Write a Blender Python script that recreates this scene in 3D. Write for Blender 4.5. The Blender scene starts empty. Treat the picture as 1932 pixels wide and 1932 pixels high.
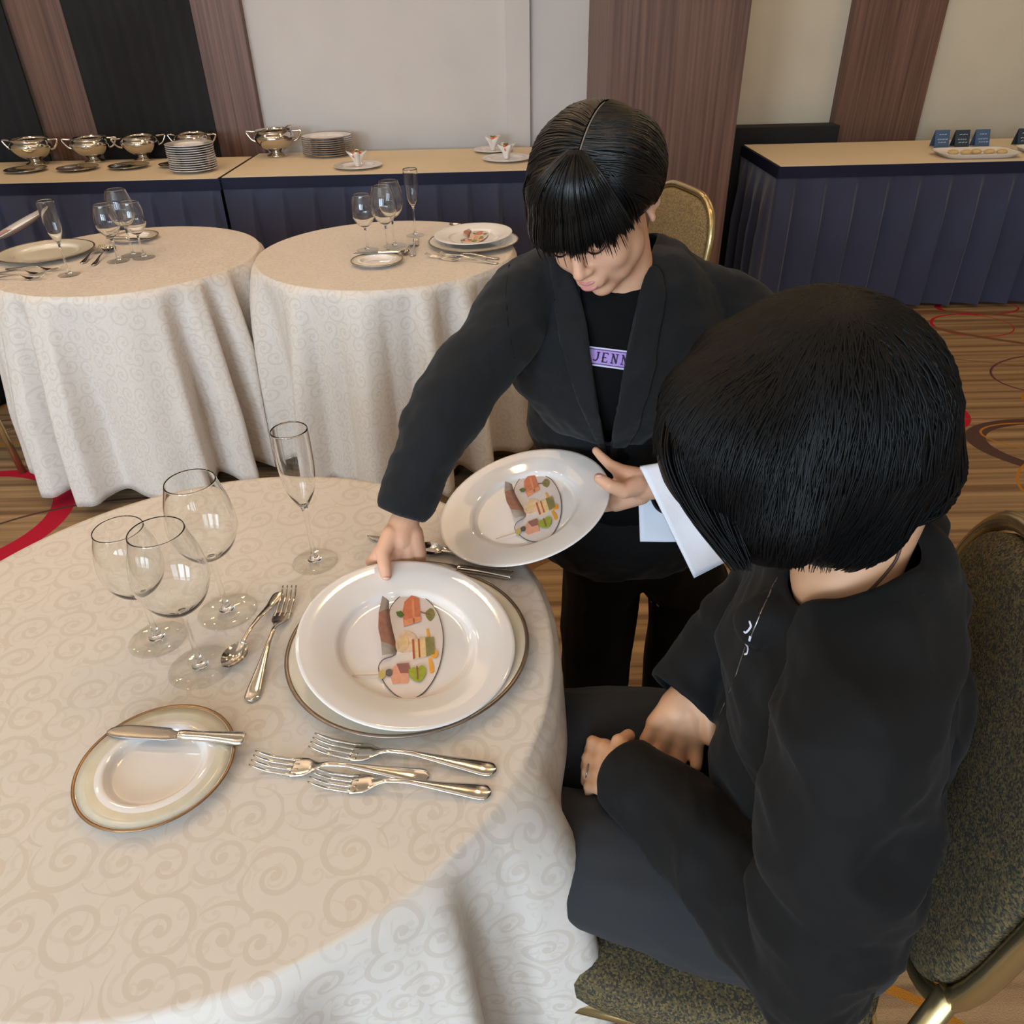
import bpy, bmesh, math, random
import numpy as np
from mathutils import Vector, Matrix, noise
from mathutils.bvhtree import BVHTree

PI = math.pi
random.seed(7)
SC = bpy.context.scene
COL = SC.collection

# ------------------------------------------------------------------ camera
FP, PITCH, ROLL, CAMH, TH = 1452.8, math.radians(33.58), math.radians(-1.366), 1.4215, 0.72
_X = Vector((1, 0, 0)); _U = Vector((0, math.sin(PITCH), math.cos(PITCH))); _F = Vector((0, math.cos(PITCH), -math.sin(PITCH)))
_c, _s = math.cos(ROLL), math.sin(ROLL)
CR = _c * _X + _s * _U; CU = -_s * _X + _c * _U; CO = Vector((0, 0, CAMH))
cd = bpy.data.cameras.new('camera'); cam = bpy.data.objects.new('camera', cd); COL.objects.link(cam)
M = Matrix((CR, CU, -_F)).transposed().to_4x4(); M.translation = CO
cam.matrix_world = M
cd.sensor_width = 36; cd.lens = 36 * FP / 1932; cd.clip_start = 0.02; cd.clip_end = 60
SC.camera = cam

def ray(px, py): return _F + CR * ((px - 966) / FP) + CU * ((966 - py) / FP)
def C(px, py, d): return CO + ray(px, py) * d                 # point at forward distance d
def at(px, py, z=TH):
    r = ray(px, py); return CO + r * ((z - CAMH) / r.z)
def on_plane(px, py, o, n):
    r = ray(px, py); return CO + r * ((o - CO).dot(n) / r.dot(n))
def proj(p):
    v = p - CO; f = v.dot(_F); return (966 + FP * v.dot(CR) / f, 966 - FP * v.dot(CU) / f, f)

# ------------------------------------------------------------------ world, lights, exposure
w = bpy.data.worlds.new('world'); SC.world = w; w.use_nodes = True
w.node_tree.nodes['Background'].inputs[0].default_value = (0.75, 0.85, 1.0, 1)
w.node_tree.nodes['Background'].inputs[1].default_value = 1.0
def area(name, loc, aim, sx, sy, power, color):
    l = bpy.data.lights.new(name, 'AREA'); l.shape = 'RECTANGLE'; l.size = sx; l.size_y = sy; l.energy = power; l.color = color
    o = bpy.data.objects.new(name, l); COL.objects.link(o); o.location = loc
    o.rotation_euler = (Vector(aim) - Vector(loc)).to_track_quat('-Z', 'Y').to_euler()
    return o
CEIL = 2.9
WINDOWS = [(-3.1, 1.5), (-1.2, 1.5), (0.7, 1.5)]               # centre x, width on the wall behind the camera, 4 m back
for i, (wx, ww) in enumerate(WINDOWS):
    area('window_daylight', (wx, -4.12, 1.75), (wx, 1.5, 1.0), ww - .1, 1.6, (190, 125, 40)[i], (0.66, 0.83, 1.0))
area('ceiling_glow', (-1.6, 3.0, CEIL - .03), (-1.6, 3.0, 0), 3.2, 1.0, 16, (1.0, 0.70, 0.47))
area('ceiling_glow', (-1.2, 0.4, CEIL - .03), (-1.2, 0.4, 0), 2.6, 1.0, 7, (1.0, 0.71, 0.50))
area('ceiling_glow', (2.4, 3.4, CEIL - .03), (2.4, 3.4, 0), 2.0, 0.8, 8, (1.0, 0.74, 0.44))
SC.view_settings.view_transform = 'Standard'; SC.view_settings.look = 'None'
SC.view_settings.exposure = -0.2; SC.view_settings.gamma = 1.0
SC.view_settings.use_curve_mapping = False

# ------------------------------------------------------------------ helpers
def tag(o, label=None, cat=None, group=None, kind=None):
    if label: o['label'] = label
    if cat: o['category'] = cat
    if group: o['group'] = group
    if kind: o['kind'] = kind
    return o
def thing(name, label, cat, loc=(0, 0, 0), rz=0, group=None):
    o = bpy.data.objects.new(name, None); COL.objects.link(o); o.location = loc; o.rotation_euler = (0, 0, rz)
    o.empty_display_size = .05
    return tag(o, label, cat, group)
class MB:
    def __init__(s): s.v = []; s.f = []; s.m = []
    def add(s, vf, mat=0, T=None):
        n = len(s.v); vs, fs = vf
        s.v += [tuple(T @ Vector(p)) if T is not None else tuple(p) for p in vs]
        s.f += [tuple(i + n for i in f) for f in fs]; s.m += [mat] * len(fs); return s
def build(name, mb, mat, parent=None, world=False, smooth=True, label=None, bevel=0):
    if isinstance(mb, tuple): mb = MB().add(mb)
    me = bpy.data.meshes.new(name)
    vs = mb.v
    if world and parent is not None:
        L = parent.location if parent.parent is None else parent.location + parent.parent.location
        vs = [(p[0] - L[0], p[1] - L[1], p[2] - L[2]) for p in vs]
    me.from_pydata([tuple(p) for p in vs], [], mb.f)
    mats = mat if isinstance(mat, (list, tuple)) else [mat]
    for m in mats: me.materials.append(m)
    if len(mats) > 1: me.polygons.foreach_set('material_index', mb.m)
    if smooth: me.polygons.foreach_set('use_smooth', [True] * len(me.polygons))
    me.update()
    o = bpy.data.objects.new(name, me); COL.objects.link(o)
    if parent is not None: o.parent = parent
    if label: o['label'] = label
    if bevel:
        b = o.modifiers.new('bevel', 'BEVEL'); b.width = bevel; b.segments = 2; b.limit_method = 'ANGLE'
    return o
def finish_normals(o):
    bm = bmesh.new(); bm.from_mesh(o.data); bmesh.ops.recalc_face_normals(bm, faces=bm.faces); bm.to_mesh(o.data); bm.free()
    return o
def box(x0, x1, y0, y1, z0, z1):
    v = [(x, y, z) for x in (x0, x1) for y in (y0, y1) for z in (z0, z1)]
    return v, [(0, 1, 3, 2), (4, 6, 7, 5), (0, 4, 5, 1), (2, 3, 7, 6), (0, 2, 6, 4), (1, 5, 7, 3)]
def lathe(prof, seg=48):
    v = []; f = []; rows = []
    for r, z in prof:
        if abs(r) < 1e-6: rows.append([len(v)]); v.append((0, 0, z))
        else:
            rows.append(list(range(len(v), len(v) + seg)))
            v += [(r * math.cos(2 * PI * k / seg), r * math.sin(2 * PI * k / seg), z) for k in range(seg)]
    for a, b in zip(rows, rows[1:]):
        for k in range(seg):
            k2 = (k + 1) % seg
            if len(a) == 1 and len(b) == 1: continue
            if len(a) == 1: f.append((a[0], b[k], b[k2]))
            elif len(b) == 1: f.append((a[k], b[0], a[k2]))
            else: f.append((a[k], b[k], b[k2], a[k2]))
    return v, f
def ringsurf(rings, cap=True, closed=False):
    v = []; f = []; n = len(rings[0])
    for r in rings: v += [tuple(p) for p in r]
    m = len(rings)
    for i in range(m if closed else m - 1):
        a = i * n; b = ((i + 1) % m) * n
        for k in range(n): f.append((a + k, a + (k + 1) % n, b + (k + 1) % n, b + k))
    if cap and not closed: f.append(tuple(reversed(range(n)))); f.append(tuple((m - 1) * n + k for k in range(n)))
    return v, f
def tube(pts, radii, seg=10, cap=True):
    pts = [Vector(p) for p in pts]
    if not hasattr(radii, '__len__'): radii = [radii] * len(pts)
    rings = []; up = None
    for i, p in enumerate(pts):
        t = (pts[min(i + 1, len(pts) - 1)] - pts[max(i - 1, 0)]).normalized()
        if up is None:
            up = Vector((0, 0, 1)) if abs(t.z) < .9 else Vector((1, 0, 0))
        up = (up - t * up.dot(t)).normalized(); s = t.cross(up)
        rings.append([p + (up * math.cos(a) + s * math.sin(a)) * radii[i] for a in [2 * PI * k / seg for k in range(seg)]])
    return ringsurf(rings, cap)
def flat(stations, seg=12, power=2.6):
    """stations (x, y, z, half width, half thickness): a bar along x, superellipse section"""
    rings = []
    for x, y, z, hw, ht in stations:
        r = []
        for k in range(seg):
            a = 2 * PI * k / seg; c, s = math.cos(a), math.sin(a)
            r.append((x, y + hw * math.copysign(abs(c) ** (2 / power), c), z + ht * math.copysign(abs(s) ** (2 / power), s)))
        rings.append(r)
    return ringsurf(rings)
def cr(pts, n):
    """Catmull-Rom through points (tuples of any length)"""
    P = [np.array(p, float) for p in pts]; out = []
    P = [2 * P[0] - P[1]] + P + [2 * P[-1] - P[-2]]
    for i in range(1, len(P) - 2):
        for k in range(n):
            t = k / n; a, b, c, d = P[i - 1:i + 3]
            out.append(.5 * (2 * b + (c - a) * t + (2 * a - 5 * b + 4 * c - d) * t * t + (3 * b - a - 3 * c + d) * t ** 3))
    out.append(P[-2]); return [tuple(p) for p in out]
def orient(p0, p1, z=None, roll=0):
    """matrix: local +x from p0 to p1, origin p0, local z up"""
    p0 = Vector(p0); p1 = Vector(p1); x = (p1 - p0).normalized(); y = Vector((0, 0, 1)).cross(x).normalized(); zz = x.cross(y)
    m = Matrix((x, y, zz)).transposed().to_4x4(); m.translation = p0
    return m
def inpoly(x, y, poly):
    c = False; j = len(poly) - 1
    for i in range(len(poly)):
        xi, yi = poly[i]; xj, yj = poly[j]
        if (yi > y) != (yj > y) and x < (xj - xi) * (y - yi) / (yj - yi) + xi: c = not c
        j = i
    return c

# ---- organic surfaces: overlapping ellipsoids and tapered limbs grown into one skin
def ell(c, r, R=None, seg=20):
    v = []; f = []; c = Vector(c); r = r if hasattr(r, '__len__') else (r, r, r)
    for i in range(seg // 2 + 1):
        th = PI * i / (seg // 2)
        for k in range(seg):
            p = Vector((r[0] * math.sin(th) * math.cos(2 * PI * k / seg), r[1] * math.sin(th) * math.sin(2 * PI * k / seg), r[2] * math.cos(th)))
            if R is not None: p = R @ p
            v.append(c + p)
    for i in range(seg // 2):
        for k in range(seg):
            a = i * seg + k; b = i * seg + (k + 1) % seg
            f.append((a, b, b + seg, a + seg))
    return v, f
def limb(pts, radii, seg=16):
    """tapered limb with ball ends through the points"""
    out = [tube(pts, radii, seg)]
    for p, r in zip(pts, radii): out.append(ell(p, r * .995, seg=16))
    return out
def blob(prims, voxel, smooth=5, factor=.5):
    mb = MB()
    for p in prims:
        for q in (p if isinstance(p, list) else [p]): mb.add(q)
    me = bpy.data.meshes.new('tmp'); me.from_pydata(mb.v, [], mb.f)
    bm = bmesh.new(); bm.from_mesh(me); bmesh.ops.remove_doubles(bm, verts=bm.verts, dist=1e-6)
    bmesh.ops.recalc_face_normals(bm, faces=bm.faces); bm.to_mesh(me); bm.free()
    o = bpy.data.objects.new('tmp', me); COL.objects.link(o)
    r = o.modifiers.new('r', 'REMESH'); r.mode = 'VOXEL'; r.voxel_size = voxel
    s = o.modifiers.new('s', 'SMOOTH'); s.factor = factor; s.iterations = smooth
    dg = bpy.context.evaluated_depsgraph_get(); e = o.evaluated_get(dg)
    m2 = e.to_mesh()
    V = np.empty(len(m2.vertices) * 3); m2.vertices.foreach_get('co', V); V = V.reshape(-1, 3)
    F = [tuple(p.vertices) for p in m2.polygons]
    e.to_mesh_clear(); bpy.data.objects.remove(o); bpy.data.meshes.remove(me)
    return V, F
def vnormals(V, F):
    me = bpy.data.meshes.new('t'); me.from_pydata(V.tolist(), [], F); me.update()
    N = np.empty(len(V) * 3); me.vertices.foreach_get('normal', N); bpy.data.meshes.remove(me)
    return N.reshape(-1, 3)
def wrinkle(V, F, amp, freq, stretch=(1, 1, 1), seed=0, extra=None):
    """cloth folds: ridged noise pushed along the normals"""
    N = vnormals(V, F); out = V.copy()
    for i in range(len(V)):
        p = Vector((V[i][0] * stretch[0], V[i][1] * stretch[1], V[i][2] * stretch[2])) * freq + Vector((seed, seed * 2.3, 0))
        n = noise.noise(p) + .5 * noise.noise(p * 2.1)
        d = amp * (1 - 2.2 * abs(n))
        if extra: d += extra(V[i])
        out[i] = V[i] + N[i] * d
    return out
def bvh_of(V, F): return BVHTree.FromPolygons([tuple(v) for v in V], F)
def hit(bvh, px, py, off=0.0):
    r = ray(px, py).normalized(); loc, n, i, d = bvh.ray_cast(CO, r)
    if loc is None: return None
    if n.dot(r) > 0: n = -n
    return loc + n * off
def drape(bvh, quad, nx, ny, off):
    """grid laid on a surface; quad = four image corners in order"""
    v = []; ok = []
    for j in range(ny + 1):
        for i in range(nx + 1):
            s, t = i / nx, j / ny
            a = Vector(quad[0]) * (1 - s) * (1 - t) + Vector(quad[1]) * s * (1 - t) + Vector(quad[2]) * s * t + Vector(quad[3]) * (1 - s) * t
            h = hit(bvh, a.x, a.y, off); ok.append(h is not None); v.append(h or CO)
    f = []
    for j in range(ny):
        for i in range(nx):
            q = (j * (nx + 1) + i, j * (nx + 1) + i + 1, (j + 1) * (nx + 1) + i + 1, (j + 1) * (nx + 1) + i)
            if all(ok[k] for k in q): f.append(q)
    return v, f

# ------------------------------------------------------------------ materials
def srgb(r, g, b):
    f = lambda c: (c / 255 / 12.92) if c / 255 <= .04045 else ((c / 255 + .055) / 1.055) ** 2.4
    return (f(r), f(g), f(b), 1)
def mat(name, color, rough=.5, metal=0, spec=.5, bump=0, bscale=200, vary=0, vscale=8, coat=0, sss=0, sheen=0, stretch=None):
    m = bpy.data.materials.new(name); m.use_nodes = True; nt = m.node_tree; b = nt.nodes['Principled BSDF']
    b.inputs['Base Color'].default_value = color; b.inputs['Roughness'].default_value = rough
    b.inputs['Metallic'].default_value = metal; b.inputs['Specular IOR Level'].default_value = spec
    b.inputs['Coat Weight'].default_value = coat
    if sheen: b.inputs['Sheen Weight'].default_value = sheen; b.inputs['Sheen Roughness'].default_value = .6
    if sss:
        b.inputs['Subsurface Weight'].default_value = sss; b.inputs['Subsurface Radius'].default_value = (.012, .005, .003); b.inputs['Subsurface Scale'].default_value = 1
    tc = nt.nodes.new('ShaderNodeTexCoord'); src = tc.outputs['Object']
    if stretch:
        mp = nt.nodes.new('ShaderNodeMapping'); mp.inputs['Scale'].default_value = stretch; nt.links.new(src, mp.inputs[0]); src = mp.outputs[0]
    if vary:
        n = nt.nodes.new('ShaderNodeTexNoise'); n.inputs['Scale'].default_value = vscale; n.inputs['Detail'].default_value = 5
        nt.links.new(src, n.inputs['Vector'])
        mr = nt.nodes.new('ShaderNodeMapRange'); mr.inputs[1].default_value = .3; mr.inputs[2].default_value = .7
        mr.inputs[3].default_value = 1 - vary; mr.inputs[4].default_value = 1 + vary; nt.links.new(n.outputs[0], mr.inputs[0])
        mx = nt.nodes.new('ShaderNodeMix'); mx.data_type = 'RGBA'; mx.blend_type = 'MULTIPLY'; mx.inputs[0].default_value = 1
        mx.inputs[6].default_value = color; nt.links.new(mr.outputs[0], mx.inputs[7]); nt.links.new(mx.outputs[2], b.inputs['Base Color'])
    if bump:
        n = nt.nodes.new('ShaderNodeTexNoise'); n.inputs['Scale'].default_value = bscale; n.inputs['Detail'].default_value = 3
        nt.links.new(src, n.inputs['Vector']); bp = nt.nodes.new('ShaderNodeBump'); bp.inputs['Strength'].default_value = bump; bp.inputs['Distance'].default_value = .001
        nt.links.new(n.outputs[0], bp.inputs['Height']); nt.links.new(bp.outputs[0], b.inputs['Normal'])
    return m
class NG:
    """tiny node-math builder"""
    def __init__(s, m): s.nt = m.node_tree; s.L = s.nt.links
    def __call__(s, op, a, b=None, c=None):
        n = s.nt.nodes.new('ShaderNodeMath'); n.operation = op
        for i, x in enumerate((a, b, c)):
            if x is None: continue
            if hasattr(x, 'is_output'): s.L.new(x, n.inputs[i])
            else: n.inputs[i].default_value = x
        return n.outputs[0]
    def mix(s, f, a, b):
        n = s.nt.nodes.new('ShaderNodeMix'); n.data_type = 'RGBA'
        for i, x in ((0, f), (6, a), (7, b)):
            if hasattr(x, 'is_output'): s.L.new(x, n.inputs[i])
            else: n.inputs[i].default_value = x
        return n.outputs[2]
def damask(name, base, fig, scale=16.5):
    m = mat(name, base, .62, spec=.35); nt = m.node_tree; g = NG(m); b = nt.nodes['Principled BSDF']
    uv = nt.nodes.new('ShaderNodeUVMap'); uv.uv_map = 'UVMap'
    def swirl(sc, off, turns, wid, seedrot):
        mp = nt.nodes.new('ShaderNodeMapping'); mp.inputs['Scale'].default_value = (sc, sc, sc); mp.inputs['Location'].default_value = (off, off * 1.7, 0)
        nt.links.new(uv.outputs[0], mp.inputs[0])
        vo = nt.nodes.new('ShaderNodeTexVoronoi'); vo.voronoi_dimensions = '2D'; vo.inputs['Scale'].default_value = 1; vo.inputs['Randomness'].default_value = .62
        nt.links.new(mp.outputs[0], vo.inputs['Vector'])
        sub = nt.nodes.new('ShaderNodeVectorMath'); sub.operation = 'SUBTRACT'; nt.links.new(mp.outputs[0], sub.inputs[0]); nt.links.new(vo.outputs['Position'], sub.inputs[1])
        sp = nt.nodes.new('ShaderNodeSeparateXYZ'); nt.links.new(sub.outputs[0], sp.inputs[0])
        sc_ = nt.nodes.new('ShaderNodeSeparateColor'); nt.links.new(vo.outputs['Color'], sc_.inputs[0])
        rot = sc_.outputs[0]; flip = g('SUBTRACT', g('MULTIPLY', g('GREATER_THAN', sc_.outputs[1], .5), 2), 1)
        th = g('MULTIPLY', g('DIVIDE', g('ARCTAN2', sp.outputs[1], sp.outputs[0]), 2 * PI), flip)
        d = vo.outputs['Distance']
        ph = g('FRACT', g('ADD', g('ADD', g('MULTIPLY', g('POWER', d, .75), turns), th), rot))
        a = g('ABSOLUTE', g('SUBTRACT', ph, .5))
        line = g('LESS_THAN', a, g('ADD', wid, g('MULTIPLY', d, .05)))
        inside = g('LESS_THAN', d, .60); core = g('LESS_THAN', d, .085)
        return g('MAXIMUM', g('MULTIPLY', line, inside), core)
    s1 = swirl(scale, 0, 2.9, .125, 0); s2 = swirl(scale * 1.75, 5.3, 2.0, .09, 1)
    s = g('MAXIMUM', s1, g('MULTIPLY', s2, .55))
    col = g.mix(s, base, fig); nt.links.new(col, b.inputs['Base Color'])
    nt.links.new(g('ADD', g('MULTIPLY', s, -.17), .60), b.inputs['Roughness'])
    bp = nt.nodes.new('ShaderNodeBump'); bp.inputs['Strength'].default_value = .35; bp.inputs['Distance'].default_value = .0006; nt.links.new(s, bp.inputs['Height']); nt.links.new(bp.outputs[0], b.inputs['Normal'])
    return m
def carpet_mat():
    base = srgb(150, 118, 82); m = mat('striped carpet', base, .95, spec=.1); nt = m.node_tree; g = NG(m); b = nt.nodes['Principled BSDF']
    tc = nt.nodes.new('ShaderNodeTexCoord'); sp = nt.nodes.new('ShaderNodeSeparateXYZ'); nt.links.new(tc.outputs['Object'], sp.inputs[0])
    X, Y = sp.outputs[0], sp.outputs[1]
    mp = nt.nodes.new('ShaderNodeMapping'); mp.inputs['Scale'].default_value = (.5, 26, 1); nt.links.new(tc.outputs['Object'], mp.inputs[0])
    n1 = nt.nodes.new('ShaderNodeTexNoise'); n1.inputs['Scale'].default_value = 1; n1.inputs['Detail'].default_value = 3; nt.links.new(mp.outputs[0], n1.inputs['Vector'])
    r = nt.nodes.new('ShaderNodeValToRGB'); nt.links.new(n1.outputs[0], r.inputs[0]); e = r.color_ramp.elements
    e[0].position = .38; e[0].color = srgb(118, 92, 68); e[1].position = .62; e[1].color = srgb(168, 138, 102)
    col = r.outputs[0]
    P = 4.6                                                     # repeat of the loop pattern
    def tile(v, c):                                             # distance to the nearest repeat of the motif
        return g('SUBTRACT', g('FRACT', g('ADD', g('DIVIDE', g('SUBTRACT', v, c), P), 50.5)), .5)
    def ring(cx, cy, rx, ry, t, ox, oy, color, rot=0):
        nonlocal col
        dx = g('MULTIPLY', tile(X, cx), P); dy = g('MULTIPLY', tile(Y, cy), P)
        if rot:
            c, s = math.cos(rot), math.sin(rot)
            dx, dy = g('ADD', g('MULTIPLY', dx, c), g('MULTIPLY', dy, s)), g('SUBTRACT', g('MULTIPLY', dy, c), g('MULTIPLY', dx, s))
        def e_(ax, ay, bx, by):
            return g('ADD', g('POWER', g('DIVIDE', g('SUBTRACT', dx, ax), bx), 2), g('POWER', g('DIVIDE', g('SUBTRACT', dy, ay), by), 2))
        o = g('LESS_THAN', e_(0, 0, rx, ry), 1); i = g('GREATER_THAN', e_(ox, oy, rx - t, ry - t), 1)
        col = g.mix(g('MULTIPLY', o, i), col, color)
    crim = srgb(176, 30, 52); brn = srgb(118, 84, 62); dk = srgb(84, 62, 56); gold = srgb(176, 116, 42); pur = srgb(92, 56, 66)
    ring(2.36, 3.76, .20, .165, .011, .006, .0, crim)
    ring(2.52, 4.02, .22, .12, .02, .012, 0, crim)
    ring(2.62, 3.66, .62, .22, .030, .026, .0, brn, -.45)
    ring(2.46, 3.14, .34, .22, .010, .0, .0, pur, .2)
    ring(2.48, 2.88, .36, .20, .022, .012, .0, gold, .1)
    ring(1.52, 2.86, .34, .24, .055, -.045, .02, crim, -.35)
    ring(2.25, 2.42, .54, .27, .040, .032, 0, dk, -.30)
    ring(2.10, 2.55, .30, .13, .009, 0, 0, gold, -.2)
    ring(1.55, 3.10, 1.1, .34, .008, 0, 0, brn, -.15)
    ring(2.02, 2.25, .30, .2, .01, 0, 0, gold, .4)
    ring(1.10, 2.10, .29, .19, .016, -.01, 0, crim, .5)
    ring(.30, 1.62, .42, .34, .034, .028, 0, brn, .2)
    ring(-1.86, 2.16, .36, .34, .045, -.03, .01, crim, .3)
    ring(-1.30, 1.95, .55, .34, .012, 0, 0, dk, .1)
    ring(-.60, 3.60, .5, .3, .03, .02, 0, crim, .3)
    ring(3.6, .8, .5, .3, .03, .02, 0, dk, .5)
    ring(.3, .4, .5, .3, .03, .02, 0, gold, .1)
    n2 = nt.nodes.new('ShaderNodeTexNoise'); n2.inputs['Scale'].default_value = 420; nt.links.new(tc.outputs['Object'], n2.inputs['Vector'])
    k = g('ADD', g('MULTIPLY', n2.outputs[0], .5), .75)
    mx = nt.nodes.new('ShaderNodeMix'); mx.data_type = 'RGBA'; mx.blend_type = 'MULTIPLY'; mx.inputs[0].default_value = 1; nt.links.new(col, mx.inputs[6]); nt.links.new(k, mx.inputs[7])
    nt.links.new(mx.outputs[2], b.inputs['Base Color'])
    bp = nt.nodes.new('ShaderNodeBump'); bp.inputs['Strength'].default_value = .6; bp.inputs['Distance'].default_value = .002; nt.links.new(n2.outputs[0], bp.inputs['Height']); nt.links.new(bp.outputs[0], b.inputs['Normal'])
    return m
def wood_mat():
    m = mat('reddish brown wood veneer', srgb(120, 82, 66), .45, spec=.4); nt = m.node_tree; g = NG(m); b = nt.nodes['Principled BSDF']
    tc = nt.nodes.new('ShaderNodeTexCoord'); mp = nt.nodes.new('ShaderNodeMapping'); mp.inputs['Scale'].default_value = (60, 60, 1.2); nt.links.new(tc.outputs['Object'], mp.inputs[0])
    n1 = nt.nodes.new('ShaderNodeTexNoise'); n1.inputs['Scale'].default_value = 1; n1.inputs['Detail'].default_value = 5; nt.links.new(mp.outputs[0], n1.inputs['Vector'])
    r = nt.nodes.new('ShaderNodeValToRGB'); nt.links.new(n1.outputs[0], r.inputs[0]); e = r.color_ramp.elements
    e[0].position = .3; e[0].color = srgb(84, 58, 50); e[1].position = .7; e[1].color = srgb(124, 92, 78)
    nt.links.new(r.outputs[0], b.inputs['Base Color']); return m
def speckle_mat(name, a, b_, c, scale=260):
    m = mat(name, a, .9, spec=.1, bump=.5, bscale=500); nt = m.node_tree; g = NG(m); b = nt.nodes['Principled BSDF']
    tc = nt.nodes.new('ShaderNodeTexCoord'); vo = nt.nodes.new('ShaderNodeTexVoronoi'); vo.inputs['Scale'].default_value = scale; nt.links.new(tc.outputs['Object'], vo.inputs['Vector'])
    s = nt.nodes.new('ShaderNodeSeparateColor'); nt.links.new(vo.outputs['Color'], s.inputs[0])
    col = g.mix(g('GREATER_THAN', s.outputs[0], .55), a, b_); col = g.mix(g('GREATER_THAN', s.outputs[1], .8), col, c)
    nt.links.new(col, b.inputs['Base Color']); return m
def glass_mat():
    m = bpy.data.materials.new('clear glass'); m.use_nodes = True; b = m.node_tree.nodes['Principled BSDF']
    b.inputs['Base Color'].default_value = (.985, .99, .985, 1); b.inputs['Roughness'].default_value = 0; b.inputs['IOR'].default_value = 1.45
    b.inputs['Transmission Weight'].default_value = 1; return m
def emit_mat(name, color, strength):
    m = bpy.data.materials.new(name); m.use_nodes = True; b = m.node_tree.nodes['Principled BSDF']
    b.inputs['Emission Color'].default_value = color; b.inputs['Emission Strength'].default_value = strength; b.inputs['Base Color'].default_value = (1, 1, 1, 1)
    return m

M_cloth = damask('cream damask tablecloth', srgb(218, 210, 202), srgb(209, 199, 189))
M_carpet = carpet_mat(); M_wood = wood_mat()
M_wall = mat('pale plaster', srgb(204, 200, 198), .8, vary=.03, vscale=3, bump=.2, bscale=90)
M_wall2 = mat('warm beige plaster', srgb(206, 196, 176), .8, vary=.04, vscale=3)
M_ceil = mat('white ceiling', srgb(236, 232, 224), .85, vary=.02)
M_dark = mat('dark curtain', srgb(26, 27, 30), .9, vary=.2, vscale=4)
M_navy = mat('navy skirting cloth', srgb(42, 48, 78), .6, spec=.3, vary=.12, vscale=5, bump=.4, bscale=300, sheen=.35)
M_band = mat('navy skirting band', srgb(34, 36, 58), .7, spec=.2, vary=.08, vscale=9)
M_top = mat('cream buffet cloth', srgb(224, 206, 178), .75, vary=.03, vscale=3)
M_china = mat('white glazed china', srgb(232, 226, 222), .07, spec=.6, vary=.01, coat=.4)
M_china2 = mat('ivory glazed china', srgb(222, 216, 200), .12, spec=.6, vary=.02, coat=.3)
M_pearl = mat('pearly ornamented rim glaze', srgb(206, 200, 182), .2, spec=.6, vary=.05, vscale=60)
M_gold = mat('dull gold rim', srgb(150, 122, 92), .3, metal=.85, vary=.1, vscale=80)
M_platinum = mat('platinum grey rim', srgb(142, 128, 114), .28, metal=.85, vary=.1, vscale=80)
M_silver = mat('polished silver', srgb(212, 207, 198), .13, metal=1, vary=.03, vscale=20)
M_steel = mat('brushed steel blade', srgb(150, 148, 150), .28, metal=1, vary=.05, vscale=60)
M_glass = glass_mat()
def thin_glass():
    m = bpy.data.materials.new('thin foot glass'); m.use_nodes = True; nt = m.node_tree; nt.nodes.clear()
    o = nt.nodes.new('ShaderNodeOutputMaterial'); mx = nt.nodes.new('ShaderNodeMixShader'); tr = nt.nodes.new('ShaderNodeBsdfTransparent'); gl = nt.nodes.new('ShaderNodeBsdfGlossy')
    fr = nt.nodes.new('ShaderNodeLayerWeight'); fr.inputs[0].default_value = .5; g = NG(m); tr.inputs[0].default_value = (.97, .975, .97, 1); gl.inputs['Roughness'].default_value = .01
    nt.links.new(g('ADD', g('MULTIPLY', g('POWER', fr.outputs['Facing'], 5), .8), .035), mx.inputs[0]); nt.links.new(tr.outputs[0], mx.inputs[1]); nt.links.new(gl.outputs[0], mx.inputs[2]); nt.links.new(mx.outputs[0], o.inputs[0]); return m
M_foot = thin_glass()
M_black = mat('black metal', srgb(22, 22, 24), .5, vary=.05)
M_tableply = mat('plywood table top', srgb(140, 112, 80), .6, vary=.1, vscale=12, stretch=(1, 14, 1))
M_gilt = mat('champagne gold tube', srgb(196, 176, 130), .25, metal=.9, vary=.04)
M_speck = speckle_mat('gold and slate flecked upholstery', srgb(92, 82, 60), srgb(62, 60, 54), srgb(116, 100, 66), 480)
M_speck2 = speckle_mat('olive gold flecked upholstery', srgb(134, 114, 82), srgb(104, 90, 66), srgb(152, 132, 94), 420)
M_skin = mat('skin', srgb(214, 164, 134), .5, spec=.35, vary=.05, vscale=14, sss=.12, bump=.1, bscale=400)
M_skin2 = mat('warm skin', srgb(206, 158, 124), .5, spec=.35, vary=.05, vscale=14, sss=.12, bump=.1, bscale=400)
M_lip = mat('pink lips', srgb(200, 130, 126), .35, vary=.05, sss=.1)
M_nail = mat('finger nail', srgb(226, 178, 164), .25, vary=.03)
M_hair = mat('black hair', srgb(6, 6, 7), .36, spec=.35, vary=.3, vscale=40)
M_hair2 = mat('soft black hair', srgb(8, 8, 9), .5, spec=.18, vary=.3, vscale=40)
M_blazer = mat('black wool blazer', srgb(22, 23, 25), .85, spec=.2, vary=.1, vscale=8, bump=.3, bscale=700, sheen=.06)
M_tee = mat('black cotton', srgb(15, 15, 16), .9, spec=.12, vary=.08, vscale=12, bump=.2, bscale=500)
M_pants = mat('black trouser cloth', srgb(14, 14, 16), .8, spec=.15, vary=.1, vscale=8)
M_jacket = mat('black soft jersey', srgb(14, 14, 15), .78, spec=.2, vary=.1, vscale=6, sheen=.03)
M_grey = mat('charcoal trouser cloth', srgb(40, 41, 44), .8, spec=.2, vary=.08, vscale=7, sheen=.06)
M_napkin = mat('white linen', srgb(226, 228, 238), .8, vary=.02, bump=.4, bscale=600)
M_shoe = mat('black leather', srgb(16, 16, 17), .35, vary=.05)

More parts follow.
